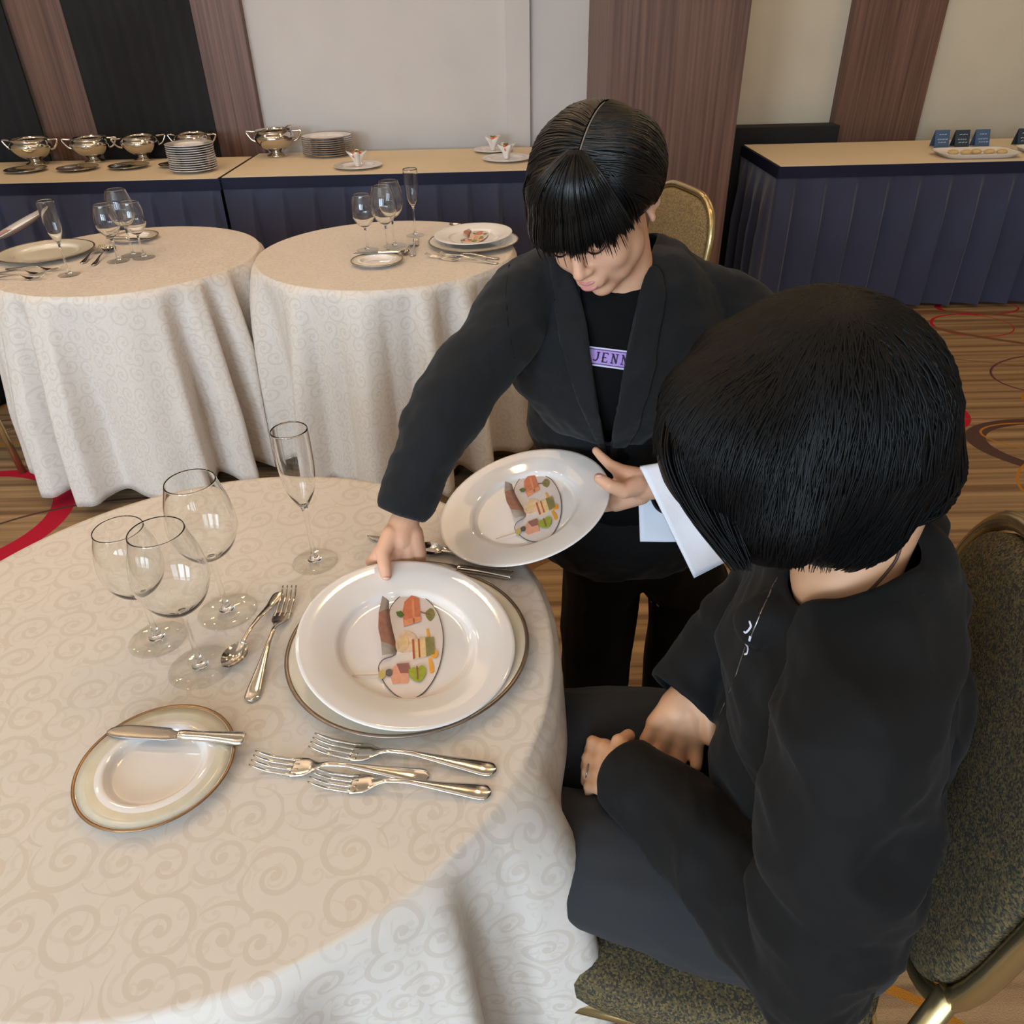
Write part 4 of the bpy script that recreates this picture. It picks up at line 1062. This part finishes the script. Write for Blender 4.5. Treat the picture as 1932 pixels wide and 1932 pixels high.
torso = [ell(C(1168, 650, 1.18), (.112, .062, .12)), ell(C(1178, 800, 1.365), (.09, .048, .12)), ell(C(1190, 960, 1.48), (.10, .055, .11)),
         limb([C(1168, 700, 1.225), C(1178, 800, 1.36), C(1190, 960, 1.48)], [.045, .045, .05]),
         limb([C(1000, 575, 1.12), C(1350, 600, 1.16)], [.038, .038]), limb([C(1180, 620, 1.14), C(1180, 530, 1.09), HT @ Vector((0, .03, -.04))], [.06, .043, .045])]
arms = [limb([C(985, 575, 1.11), C(905, 660, 1.08), C(845, 755, 1.06), C(805, 860, 1.06), C(768, 975, 1.062)], [.036, .032, .028, .024, .0185]),
        limb([C(1370, 600, 1.16), C(1425, 720, 1.19), C(1435, 850, 1.20), C(1330, 905, 1.16), C(1245, 915, 1.15)], [.036, .032, .028, .024, .020])]
legs = [limb([C(1150, 1010, 1.50), Vector((.180, 1.24, .33)), Vector((.180, 1.25, .09)), Vector((.170, 1.16, .04))], [.075, .052, .035, .03]),
        limb([C(1240, 1010, 1.50), Vector((.358, 1.25, .33)), Vector((.358, 1.26, .09)), Vector((.368, 1.17, .04))], [.075, .052, .035, .03])]
V, F = blob(head_prims(HT) + handR + handL + torso + arms + legs, .0022, 4)
V = smooth_head(V, F, HT); build('body', to_mb(V, F), M_skin, G, world=True)
face_parts(HT, G)
for p0, p1, r_ in ((C(728, 1085, 1.0285), C(730, 1096, 1.031), .0055), (C(1133, 899, 1.1165), C(1127, 897, 1.118), .0055)):
    build('thumbnail', ell(p0.lerp(p1, .5), (r_, r_ * .9, .0022), Matrix.Rotation(-.6, 3, 'X')), M_nail, G, world=True)
# hair: combed back from a centre parting, straight fringe
hm = tl([ell((0, .020, .046), (.088, .102, .084), seg=36), ell((0, .075, .0), (.06, .05, .06)), ell((0, -.035, .062), (.068, .052, .050), seg=28),
         ell((-.070, -.012, .012), (.020, .040, .052)), ell((.052, .020, .045), (.052, .080, .066), seg=28)], HT)
HV, HF = blob(hm, .004, 6); hb = bvh_of(HV, HF)
rnd = random.Random(2); mb = to_mb(HV, HF)
for side in (-1, 1):
    strands(mb, HT, hb, lambda u, r: (.30 + side * .02, -.75 + 1.5 * u, 1), lambda u, r: (side * (1.0 - .35 * u), -.05 + .9 * u + r.uniform(-.1, .1), (-.02 if side > 0 else -.25) - .18 * r.random() - .3 * u), 620, rnd=rnd, wid=.0013)
    strands(mb, HT, hb, lambda u, r: (.25 + side * (.05 + .5 * u), -.75, .85), lambda u, r: (side * .98, -.30 + .5 * u, (.10 if side > 0 else -.05) - .18 * r.random()), 160, rnd=rnd, wid=.0012)
# fringe
strands(mb, HT, hb, lambda u, r: (.26 + (u - .5) * .20, -.52 + .1 * r.random(), 1), lambda u, r: ((u - .5) * 1.75, -1.0 + .35 * abs(u - .5) * 1.5, .05 - .14 * r.random() - .06 * math.sin(u * 41) * math.sin(u * 17)), 1000, rnd=rnd, off=.004, wid=.0015, outside=.103)
strands(mb, HT, hb, lambda u, r: (.26 + (u - .5) * .2, -.50, 1), lambda u, r: ((u - .5) * 1.5, -1.0 + .3 * abs(u - .5) * 1.5, -.10 - .16 * r.random() - .05 * abs(u - .5)), 50, rnd=rnd, off=.006, wid=.0009, outside=.104)
strands(mb, HT, hb, lambda u, r: (-.4 - .3 * u, -.5, .8), lambda u, r: (-.86 - .05 * u, -.42 + .2 * u, -.50 - .4 * r.random()), 120, rnd=rnd, off=.004, wid=.0012, outside=.088)
strands(mb, HT, hb, lambda u, r: (.5 + .2 * u, -.5, .7), lambda u, r: (.80 + .05 * u, -.62 + .2 * u, .05 - .22 * r.random()), 60, rnd=rnd, off=.003, wid=.0009, outside=.088)
build('hair', mb, M_hair, G, world=True)
mb = MB(); Cn = HT @ Vector((0, .01, .01)); pts = []
for k in range(12):
    d = (HT.to_3x3() @ Vector((.30, -.60 + .10 * k, 1))).normalized(); h = hb.ray_cast(Cn + d * .5, -d)[0]
    if h: pts.append(h + d * .0030)
build('hair_parting', tube(pts, .0011, 6), mat('scalp', srgb(120, 108, 100), .7, vary=.05), G, world=True)
# t-shirt, blazer, trousers
tee = [ell(C(1168, 650, 1.165), (.135, .084, .14), seg=28), ell(C(1178, 790, 1.325), (.126, .084, .16), seg=28), ell(C(1188, 930, 1.43), (.135, .09, .13)),
       limb([C(1185, 575, 1.125), C(1182, 560, 1.112)], [.070, .058])]
TV, TF = blob(tee, .004, 6)
tb = bvh_of(TV, TF)
build('t_shirt', to_mb(TV, TF), M_tee, G, world=True)
jk = [ell(C(1166, 655, 1.175), (.165, .098, .155), seg=32), ell(C(1174, 780, 1.335), (.158, .100, .16), seg=32), ell(C(1180, 905, 1.465), (.170, .110, .15), seg=32), ell(C(1185, 985, 1.48), (.178, .115, .11), seg=32),
      limb([C(985, 562, 1.12), C(1100, 530, 1.14), C(1260, 535, 1.16), C(1385, 585, 1.17)], [.052, .058, .058, .052]),
      limb([C(1262, 515, 1.13), C(1235, 478, 1.14), C(1150, 490, 1.20)], [.030, .022, .022]), limb([C(1075, 520, 1.12), C(1085, 500, 1.15), C(1150, 490, 1.20)], [.030, .022, .022]),
      limb([C(980, 570, 1.11), C(925, 650, 1.085), C(858, 748, 1.06)], [.054, .051, .046]), ell(C(822, 752, 1.06), .024), ell(C(800, 800, 1.06), .026), ell(C(742, 960, 1.06), .013), limb([C(858, 748, 1.06), C(812, 850, 1.06), C(768, 950, 1.062)], [.046, .040, .0325]),
      limb([C(1385, 595, 1.17), C(1430, 710, 1.20), C(1440, 845, 1.21)], [.055, .050, .046]), limb([C(1440, 845, 1.21), C(1335, 905, 1.165), C(1262, 930, 1.155)], [.046, .040, .033])]
JV, JF = blob(jk, .0045, 5)
JV = wrinkle(JV, JF, .0075, 8, (1, 1, 1.1), 3)
JV = wrinkle(JV, JF, .0016, 26, (1, 1, 1), 5)
vee = [(1030, 380), (1088, 520), (1097, 560), (1104, 600), (1112, 660), (1122, 730), (1136, 810), (1148, 872), (1160, 800), (1172, 720), (1184, 660), (1197, 600), (1208, 545), (1228, 480), (1260, 400)]
def front(c, n): return Vector(n).dot(CO - Vector(c)) > 0
cuff1, cuff2 = C(765, 972, 1.062), C(1240, 918, 1.152)
dirc1 = (C(765, 975, 1.062) - C(800, 880, 1.06)).normalized(); dirc2 = (C(1240, 916, 1.152) - C(1330, 905, 1.165)).normalized()
def inve(c, n):
    x, y, d = proj(Vector(c))
    if front(c, n) and inpoly(x, y, vee): return False
    if (Vector(c) - cuff1).dot(dirc1) > 0 and (Vector(c) - cuff1).length < .07: return False
    if (Vector(c) - cuff2).dot(dirc2) > 0 and (Vector(c) - cuff2).length < .07: return False
    neck = C(1175, 505, 1.13)
    if (Vector(c) - neck).length < .052: return False
    return True
jm = shell(JV, JF, inve, 0)
jo = build('blazer', jm, M_blazer, G, world=True)
s = jo.modifiers.new('s', 'SOLIDIFY'); s.thickness = .004; s.offset = 0
JB = bvh_of(JV, JF)
lapL = [(1030, 470), (1078, 520), (1097, 560), (1104, 600), (1112, 660), (1122, 730), (1136, 810), (1148, 872), (1112, 800), (1080, 720), (1058, 640), (1046, 560)]
lapR = [(1224, 500), (1208, 545), (1197, 600), (1184, 660), (1172, 720), (1160, 800), (1150, 872), (1195, 820), (1222, 740), (1240, 650), (1252, 560), (1248, 512)]
for lp in (lapL, lapR):
    q = shell(JV, JF, lambda c, n: front(c, n) and inpoly(*proj(Vector(c))[:2], lp) and inve(c, n), .0045)
    lo = build('lapel', q, M_blazer, G, world=True); s = lo.modifiers.new('s', 'SOLIDIFY'); s.thickness = .004; s.offset = 0
seam = [hit(JB, x, y, .001) for x, y in cr([(962, 500), (955, 560), (962, 640), (985, 730)], 8)]
seam = [p for p in seam if p]
build('sleeve_seam', tube(seam, .0012, 6), M_tee, G, world=True)
# lilac woven patch
M_lilac = mat('lilac woven patch', srgb(170, 140, 206), .8, vary=.05, vscale=200); M_white = mat('white thread', srgb(206, 206, 224), .8, vary=.03); M_dkink = mat('dark purple thread', srgb(46, 32, 60), .8, vary=.03)
pc = [(1104, 652), (1192, 663), (1186, 696), (1098, 684)]
patch = drape(tb, pc, 24, 10, .0022)
po = build('chest_patch', patch, M_lilac, G, world=True, smooth=False); s = po.modifiers.new('s', 'SOLIDIFY'); s.thickness = .0008; s.offset = -1
def pq(s_, t_):
    a, b, c_, d = [Vector(p) for p in pc]; return a * (1 - s_) * (1 - t_) + b * s_ * (1 - t_) + c_ * s_ * t_ + d * (1 - s_) * t_
def strip(s0, t0, s1, t1, hw, off=.0032):
    A = pq(s0, t0); B = pq(s1, t1); dd = (B - A); L = dd.length; nn = Vector((-dd.y, dd.x)).normalized() * hw
    return drape(tb, [A - nn, B - nn, B + nn, A + nn], max(2, int(L / 4)), 1, off)
bm_ = MB(); bm_.add(strip(0, .0, 1, .0, 1.2)); bm_.add(strip(0, 1, 1, 1, 1.2)); o = build('patch_border', bm_, M_white, po, smooth=False)
o.data.transform(Matrix.Translation(-G.location))
bm_ = MB(); bm_.add(strip(0, .09, 1, .09, .6)); bm_.add(strip(0, .91, 1, .91, .6))
LET = {'J': [((.9, .0), (.9, .72), 1), ((.9, .72), (.55, .98), .8), ((.55, .98), (.15, .85), .7), ((.6, 0), (1.2, 0), .4)],
       'E': [((.2, 0), (.2, 1), 1), ((.0, 0), (.95, 0), .45), ((.2, .5), (.75, .5), .4), ((.0, 1), (.95, 1), .45), ((.95, 0), (.95, .2), .4), ((.95, 1), (.95, .8), .4)],
       'N': [((.15, 0), (.15, 1), .5), ((.15, 0), (.85, 1), 1), ((.85, 0), (.85, 1), .5), ((-.1, 0), (.3, 0), .35), ((.6, 0), (1.1, 0), .35), ((-.1, 1), (.4, 1), .35)],
       '&': [((.9, 1), (.1, .2), .8), ((.1, .2), (.5, .0), .6), ((.5, 0), (.5, .3), .6), ((.5, .3), (0, .8), .8), ((0, .8), (.4, 1), .7), ((.4, 1), (.95, .5), .6)]}
x = .03
for ch, wd in (('&', .13), ('J', .15), ('E', .15), ('N', .17), ('N', .17)):
    for (a, b, th) in LET[ch]:
        bm_.add(strip(x + a[0] * wd * .8, .24 + a[1] * .52, x + b[0] * wd * .8, .24 + b[1] * .52, 1.35 * th + .35, .0034))
    x += wd + .045
o = build('patch_lettering', bm_, M_dkink, po, smooth=False); o.data.transform(Matrix.Translation(-G.location))
tr = [ell(C(1195, 1000, 1.49), (.145, .105, .10), seg=28),
      limb([C(1148, 1030, 1.51), Vector((.178, 1.24, .40)), Vector((.180, 1.245, .06))], [.092, .080, .068]),
      limb([C(1252, 1030, 1.51), Vector((.362, 1.25, .40)), Vector((.366, 1.255, .06))], [.092, .082, .068])]
PV, PF = blob(tr, .006, 5); PV = wrinkle(PV, PF, .006, 8, (1, 1, .45), 8)
build('trousers', to_mb(PV, PF), M_pants, G, world=True)
for x_ in (.175, .368):
    SV, SF = blob([ell((x_, 1.17, .038), (.040, .095, .036)), ell((x_, 1.24, .055), (.038, .05, .05))], .005, 4); SV[:, 2] = np.maximum(SV[:, 2], .002)
    build('shoe', to_mb(SV, SF), M_shoe, G, world=True)
# napkin over the forearm
def cloth_panel(c4, nx, ny, amp, seed):
    v = []; f = []
    for j in range(ny + 1):
        for i in range(nx + 1):
            s_, t_ = i / nx, j / ny
            p = c4[0] * (1 - s_) * (1 - t_) + c4[1] * s_ * (1 - t_) + c4[2] * s_ * t_ + c4[3] * (1 - s_) * t_
            v.append(p + _F * (amp * math.sin(s_ * 7 + seed) * t_ + amp * .5 * noise.noise(Vector((s_ * 4, t_ * 4, seed)))))
    for j in range(ny):
        for i in range(nx): a = j * (nx + 1) + i; f.append((a, a + 1, a + nx + 2, a + nx + 1))
    return v, f
NP = thing('linen_napkin', 'white linen napkin folded over the girl\'s forearm, hanging beside the held plate', 'napkin', C(1280, 900, 1.13))
fp = [C(1207, 882, 1.108), C(1405, 842, 1.118), C(1425, 1030, 1.10), C(1310, 1091, 1.09)]
bp_ = [C(1204, 935, 1.205), C(1405, 925, 1.215), C(1405, 1022, 1.215), C(1208, 1022, 1.205)]
vt = cloth_panel(fp, 20, 20, .004, 1); n1 = build('front_fold', vt, M_napkin, NP, world=True); s = n1.modifiers.new('s', 'SOLIDIFY'); s.thickness = .0035
top_ = []
for t_ in range(9):
    a = t_ / 8; top_.append([fp[0].lerp(bp_[0], a) + Vector((0, 0, .022 * math.sin(PI * a))), fp[1].lerp(bp_[1], a) + Vector((0, 0, .022 * math.sin(PI * a)))])
v = [p for r in top_ for p in r]; f = [(2 * i, 2 * i + 1, 2 * i + 3, 2 * i + 2) for i in range(8)]
n2 = build('top_fold', (v, f), M_napkin, NP, world=True); s = n2.modifiers.new('s', 'SOLIDIFY'); s.thickness = .003
vt = cloth_panel(bp_, 20, 12, .003, 2); n3 = build('back_fold', vt, M_napkin, NP, world=True); s = n3.modifiers.new('s', 'SOLIDIFY'); s.thickness = .003

# ============ the seated guest
S = thing('person', 'seated guest in black with a black bob, head bowed, hands resting in the lap', 'person', (.33, .58, 0))
ST_ = Tm(C(1560, 862, .692), math.radians(-100), math.radians(36), math.radians(0), .92)
nk = C(1590, 1085, .715)
fh = [limb([C(1318, 1296, .945), C(1280, 1340, .945)], [.025, .026]),
      limb([C(1276, 1338, .945), C(1240, 1366, .950)], [.022, .0145]), limb([C(1282, 1345, .945), C(1258, 1388, .945)], [.024, .0145]), limb([C(1292, 1345, .942), C(1286, 1398, .940)], [.023, .014]), limb([C(1302, 1342, .938), C(1312, 1394, .935)], [.021, .013]),
      limb([C(1240, 1366, .950), C(1220, 1396, .952), C(1226, 1426, .948)], [.0115, .0095, .008]), limb([C(1258, 1388, .945), C(1246, 1424, .945), C(1250, 1450, .94)], [.0120, .0098, .008]),
      limb([C(1286, 1398, .940), C(1280, 1432, .938), C(1282, 1456, .93)], [.0115, .0095, .008]), limb([C(1312, 1394, .935), C(1314, 1424, .932), C(1314, 1446, .925)], [.0105, .0088, .0075]),
      limb([C(1316, 1318, .930), C(1340, 1356, .922), C(1342, 1396, .920)], [.0150, .0115, .009])]
nh = [limb([C(1215, 1475, .905), C(1172, 1452, .925)], [.024, .024]),
      limb([C(1172, 1440, .925), C(1140, 1412, .945)], [.020, .0125]), limb([C(1172, 1450, .925), C(1134, 1438, .94)], [.021, .0130]), limb([C(1172, 1460, .922), C(1130, 1462, .932)], [.020, .0125]), limb([C(1176, 1470, .918), C(1132, 1484, .922)], [.018, .0110]),
      limb([C(1140, 1412, .945), C(1118, 1400, .955), C(1112, 1420, .965)], [.0105, .0088, .0078]), limb([C(1134, 1438, .94), C(1110, 1430, .950), C(1106, 1448, .96)], [.0108, .0090, .0078]),
      limb([C(1130, 1462, .932), C(1108, 1458, .942), C(1106, 1474, .952)], [.0102, .0086, .0076]), limb([C(1132, 1484, .922), C(1112, 1484, .930), C(1112, 1497, .938)], [.0092, .0080, .0070]),
      limb([C(1185, 1432, .915), C(1168, 1400, .925), C(1186, 1388, .94)], [.0140, .0105, .0085])]
sh_n, sh_f = Vector((.280, .415, .905)), Vector((.370, .700, .920))
el_n, el_f = Vector((.262, .362, .67)), C(1375, 1222, .955)
sb = [ell((.328, .565, .83), (.075, .13, .12)), ell((.335, .575, .66), (.078, .12, .12)), ell((.33, .575, .55), (.09, .14, .07)), limb([sh_n, sh_f], [.04, .04]),
      limb([Vector((.345, .56, .90)), nk, ST_ @ Vector((0, .03, -.05))], [.065, .048, .050]),
      limb([sh_n, el_n, C(1215, 1475, .905)], [.042, .034, .023]), limb([sh_f, el_f, C(1318, 1296, .945)], [.042, .034, .026]),
      limb([(.31, .66, .54), (-.04, .73, .54), (-.04, .74, .10), (-.13, .74, .05)], [.068, .052, .036, .03]), limb([(.31, .48, .54), (-.04, .58, .54), (-.04, .585, .10), (-.13, .59, .05)], [.068, .052, .036, .03])]
V, F = blob(head_prims(ST_) + fh + nh + sb, .0028, 4)
V = smooth_head(V, F, ST_, 25); BB = bvh_of(V, F); build('body', to_mb(V, F), M_skin2, S, world=True); face_parts(ST_, S)
build('finger_ring', tube([C(1109, 1455, .942) + Vector((.0095 * math.cos(a) * .3, .0095 * math.cos(a), .0100 * math.sin(a))) for a in [2 * PI * k / 20 for k in range(21)]], .0011, 8), M_steel, S, world=True, label='silver ring on the left hand')
# clothes
jk = [ell((.325, .565, .83), (.096, .160, .150), seg=32), ell((.330, .575, .68), (.102, .155, .16), seg=32), ell((.325, .575, .56), (.118, .165, .10), seg=32),
      limb([sh_n, (.35, .56, .955), sh_f], [.062, .060, .060]), limb([nk + Vector((.035, -.0, -.035)), nk + Vector((.0, -.05, -.035)), nk + Vector((-.06, -.0, -.055))], [.022, .020, .020]),
      limb([sh_n, (.272, .380, .80), el_n], [.060, .058, .055]), limb([el_n, C(1385, 1640, .80), C(1195, 1468, .912)], [.056, .050, .037]),
      limb([sh_f, el_f + Vector((.03, 0, .04))], [.060, .050]), limb([el_f + Vector((.03, 0, .04)), el_f, C(1288, 1326, .943)], [.050, .050, .040]),
      limb([C(1728, 1000, .80), C(1738, 1060, .79), C(1705, 1110, .77)], [.018, .020, .022])]
JV, JF = blob(jk, .0048, 5)
JV = wrinkle(JV, JF, .012, 6.5, (1.3, .5, 1.4), 11); JV = wrinkle(JV, JF, .004, 16, (1, .5, 1.3), 2)
cn, cf = C(1178, 1452, .92), C(1292, 1324, .943)
dn = (C(1172, 1450, .922) - C(1400, 1640, .78)).normalized(); df = (C(1288, 1326, .943) - el_f).normalized()
def jt(c, n):
    c = Vector(c)
    if (c - cn).dot(dn) > 0 and (c - cn).length < .07: return False
    if (c - cf).dot(df) > 0 and (c - cf).length < .07: return False
    if (c - (nk + Vector((0, 0, .02)))).length < .062 and c.z > nk.z - .045: return False
    return True
jm = shell(JV, JF, jt, 0); jo = build('jacket', jm, M_jacket, S, world=True); s = jo.modifiers.new('s', 'SOLIDIFY'); s.thickness = .004; s.offset = 0
SB = bvh_of(JV, JF)
cl = [nk + Vector((.012 + .066 * math.cos(a), .064 * math.sin(a), -.030 + .020 * math.cos(a) + .004 * math.sin(3 * a))) for a in [2 * PI * k / 40 for k in range(41)]]
build('collar', tube(cl, .0085, 10), M_jacket, S, world=True)
for nm, pth in (('placket_seam', [(1742, 1122), (1640, 1158), (1540, 1205), (1460, 1265), (1392, 1340), (1340, 1430)]), ('shoulder_seam', [(1700, 1160), (1640, 1230), (1560, 1330), (1500, 1440)])):
    q = [hit(SB, x, y, .0006) for x, y in cr(pth, 10)]; q = [p for p in q if p]
    build(nm, tube(q, .0016, 6), M_jacket, S, world=True)
pp = [hit(SB, x, y, .0012) for x, y in cr([(1468, 1092), (1440, 1150), (1412, 1215), (1385, 1290), (1360, 1350)], 8)]
pp = [p for p in pp if p is not None and (p - C(1420, 1200, .85)).length < .3]
if len(pp) > 3: build('zip_edge', tube(pp, .0011, 6), M_steel, S, world=True)
lt = MB()
for cv in ([(1416, 1172), (1418, 1182), (1409, 1192), (1406, 1190)], [(1417, 1198), (1415, 1207)], [(1409, 1213), (1414, 1222), (1413, 1233), (1408, 1235)]):
    q = [hit(SB, x, y, .0014) for x, y in cr(cv, 4)]; q = [p for p in q if p]
    if len(q) > 2: lt.add(tube(q, .0013, 6))
build('white_print', lt, M_white, S, world=True)
th = [limb([(.31, .665, .555), (.12, .700, .565), (-.05, .735, .545)], [.092, .084, .070]), limb([(.31, .475, .555), (.12, .530, .555), (-.05, .585, .545)], [.092, .080, .068]), ell((.33, .56, .55), (.13, .18, .09), seg=28),
      limb([(-.05, .735, .545), (-.04, .74, .08)], [.068, .055]), limb([(-.05, .585, .545), (-.04, .585, .08)], [.068, .055])]
PV, PF = blob(th, .006, 5); PV = wrinkle(PV, PF, .005, 8, (1, 1.4, 1), 21)
build('trousers', to_mb(PV, PF), M_grey, S, world=True)
for y_ in (.587, .74):
    SV, SF = blob([ell((-.11, y_, .04), (.11, .042, .038)), ell((-.05, y_, .055), (.055, .04, .05))], .006, 4); SV[:, 2] = np.maximum(SV[:, 2], .002)
    build('shoe', to_mb(SV, SF), M_shoe, S, world=True)
# bob
D = .665; px_ = D / FP
hmass = [ell(C(1538, 790, .675), (237 * px_, .112, 237 * px_), seg=40), ell(C(1402, 842, .645), (158 * px_, .070, 155 * px_), seg=28), ell(C(1575, 930, .690), (145 * px_, .070, 148 * px_), seg=28),
         ell(C(1682, 862, .705), (112 * px_, .075, 118 * px_), seg=28), ell(C(1462, 955, .640), (112 * px_, .05, 115 * px_), seg=28), ell(C(1420, 735, .668), (120 * px_, .085, 118 * px_), seg=28), ell(C(1350, 790, .655), (100 * px_, .07, 105 * px_), seg=28), ell(C(1640, 700, .70), (125 * px_, .07, 118 * px_), seg=28)]
HV, HF = blob(hmass, .0045, 8); hb = bvh_of(HV, HF); mb = to_mb(HV, HF); rnd = random.Random(5)
Ci = C(1520, 830, .675); I4 = Matrix.Translation(Ci)
crown = (C(1560, 640, .62) - Ci).normalized()
def wdir(px, py, d): return (C(px, py, d) - Ci).normalized()
hem = [wdir(1290, 660, .66), wdir(1250, 760, .655), wdir(1242, 830, .64), wdir(1262, 850, .62), wdir(1310, 940, .60), wdir(1400, 1060, .60), wdir(1500, 1075, .62), wdir(1580, 1075, .66), wdir(1680, 1010, .70), wdir(1770, 940, .74), wdir(1780, 800, .80)]
def hemat(u): u *= len(hem) - 1.001; i = int(u); return hem[i].lerp(hem[i + 1], u - i)
strands(mb, I4, hb, lambda u, r: crown + Vector((r.uniform(-.18, .18), r.uniform(-.18, .18), r.uniform(-.1, .1))), lambda u, r: hemat(u) + Vector((0, 0, -.10 * r.random())), 2300, rnd=rnd, wid=.0011, cen=(0, 0, 0), off=.003, seg=14)
strands(mb, I4, hb, lambda u, r: crown + Vector((r.uniform(-.2, .2), r.uniform(-.2, .2), 0)), lambda u, r: wdir(1243 + 300 * u ** 1.4, 830 - 270 * u ** .7, .70), 900, rnd=rnd, wid=.0011, cen=(0, 0, 0), off=.003)
# hanging locks at the face side
for (x0, x1, n_) in ((1254, 1386, 26), (1276, 1394, 26), (1298, 1400, 16), (1330, 1404, 26), (1356, 1410, 30)):
    for i in range(n_):
        dx = rnd.uniform(-9, 9); dd_ = rnd.uniform(-.01, .01)
        a = [(x0 + dx + 30, 720), (x0 + dx + 6, 800), (x0 + dx + 4, 870 + rnd.uniform(-8, 8)), (x0 + dx + (x1 - x0) * .38, 970), (x1 + dx * .8, 1068 + rnd.uniform(-22, 10))]
        pts = [C(x, y, .606 + dd_ + .00006 * (y - 800) + .00045 * max(0, 850 - y)) for x, y in cr(a, 5)]
        mb.add(tube(pts, [.0011 * (1 - .7 * k / (len(pts) - 1)) + .0003 for k in range(len(pts))], 4, cap=False))
for i in range(170):                                             # soft wisps at the nape
    x0 = rnd.uniform(1440, 1700); y0 = 1062 - .0022 * (x0 - 1560) ** 2 if x0 > 1560 else 1062 - .0006 * (x0 - 1560) ** 2
    pts = [C(x0 + rnd.uniform(-3, 3) + k * rnd.uniform(-2, 2), y0 - 25 + k * rnd.uniform(9, 15), .664 + .0003 * (x0 - 1500) * .5) for k in range(4)]
    mb.add(tube(pts, [.001, .0009, .0006, .0002], 4, cap=False))
build('hair', mb, M_hair2, S, world=True)
nkp = [hit(BB, x, y, .0005) for x, y in cr([(1702, 1020), (1690, 1055), (1668, 1085), (1636, 1118), (1610, 1135)], 6)]; nkp = [p for p in nkp if p]
build('neck_cord', tube(nkp, .0016, 6), mat('brown cord', srgb(70, 44, 30), .6, vary=.05), S, world=True)

# ============ child at the left edge, only the hand and held plate in view
K = thing('person', 'person at the left picture edge, one hand holding a white plate over the table', 'person', (-2.33, 3.05, 0))
pk = C(30, 424, 2.86); nk_ = Vector((-.40, -.10, 1)).normalized()
dinner_plate('white plate held out over the far left table by a hand at the picture edge', pk - nk_ * .02, nk_)
food_card('printed paper cutout on the plate held at the left edge of the picture', pk - nk_ * .0145, nk_, (Vector((1, 0, 0)) - nk_ * nk_.x).normalized(), 1.2, (-.03, .01), 'paper appetiser cutouts')
KT = Tm((-2.22, 2.98, 1.30), math.radians(15), math.radians(25), 0, .9)
w0 = pk + Vector((-.17, -.02, .03))
kh = [limb([w0 + Vector((-.05, 0, .02)), w0], [.02, .024]), limb([w0, w0 + Vector((.07, -.01, .012)), w0 + Vector((.10, -.01, -.002))], [.018, .010, .008])]
for j in range(4): kh.append(limb([w0 + Vector((0, .01 * (j - 1), -.012)), w0 + Vector((.055, .022 * (j - 1.2), -.022 + .006)), w0 + Vector((.085, .024 * (j - 1.2), -.008))], [.014, .009, .0075]))
V, F = blob(head_prims(KT) + kh + [limb([KT @ Vector((0, .03, -.05)), (-2.26, 3.07, 1.10)], [.045, .05]), ell((-2.28, 3.08, .98), (.13, .09, .16)), ell((-2.3, 3.1, .75), (.12, .09, .16)),
    limb([(-2.16, 3.04, 1.05), (-2.12, 2.98, .88), w0 + Vector((-.05, 0, .02))], [.036, .028, .02]), limb([(-2.40, 3.10, 1.05), (-2.46, 3.05, .82), (-2.44, 2.95, .62)], [.036, .028, .022]),
    limb([(-2.23, 3.08, .66), (-2.23, 3.1, .08)], [.07, .035]), limb([(-2.39, 3.10, .66), (-2.39, 3.12, .08)], [.07, .035])], .004, 4)
build('body', to_mb(V, F), M_skin, K, world=True); face_parts(KT, K)
V, F = blob(tl([ell((0, .022, .040), (.092, .105, .094), seg=30), ell((0, .06, -.03), (.085, .06, .08))], KT), .006, 5); build('hair', to_mb(V, F), M_hair, K, world=True)
V, F = blob([ell((-2.28, 3.08, .98), (.155, .11, .17)), ell((-2.3, 3.1, .78), (.15, .115, .18)), limb([(-2.15, 3.04, 1.06), (-2.41, 3.10, 1.06)], [.055, .055]),
    limb([(-2.16, 3.04, 1.05), (-2.12, 2.98, .88), w0 + Vector((-.09, 0, .03))], [.052, .044, .032]), limb([(-2.40, 3.10, 1.05), (-2.46, 3.05, .82), (-2.445, 2.97, .66)], [.052, .044, .032])], .008, 5)
V = wrinkle(V, F, .005, 8, seed=4); build('jacket', to_mb(V, F), M_blazer, K, world=True)
V, F = blob([ell((-2.31, 3.1, .64), (.145, .11, .1)), limb([(-2.23, 3.08, .62), (-2.23, 3.1, .05)], [.085, .06]), limb([(-2.39, 3.10, .62), (-2.39, 3.12, .05)], [.085, .06])], .009, 5)
build('trousers', to_mb(V, F), M_pants, K, world=True)
for x_ in (-2.23, -2.39): build('shoe', ell((x_, 3.05, .035), (.04, .11, .034), seg=20), M_shoe, K, world=True)
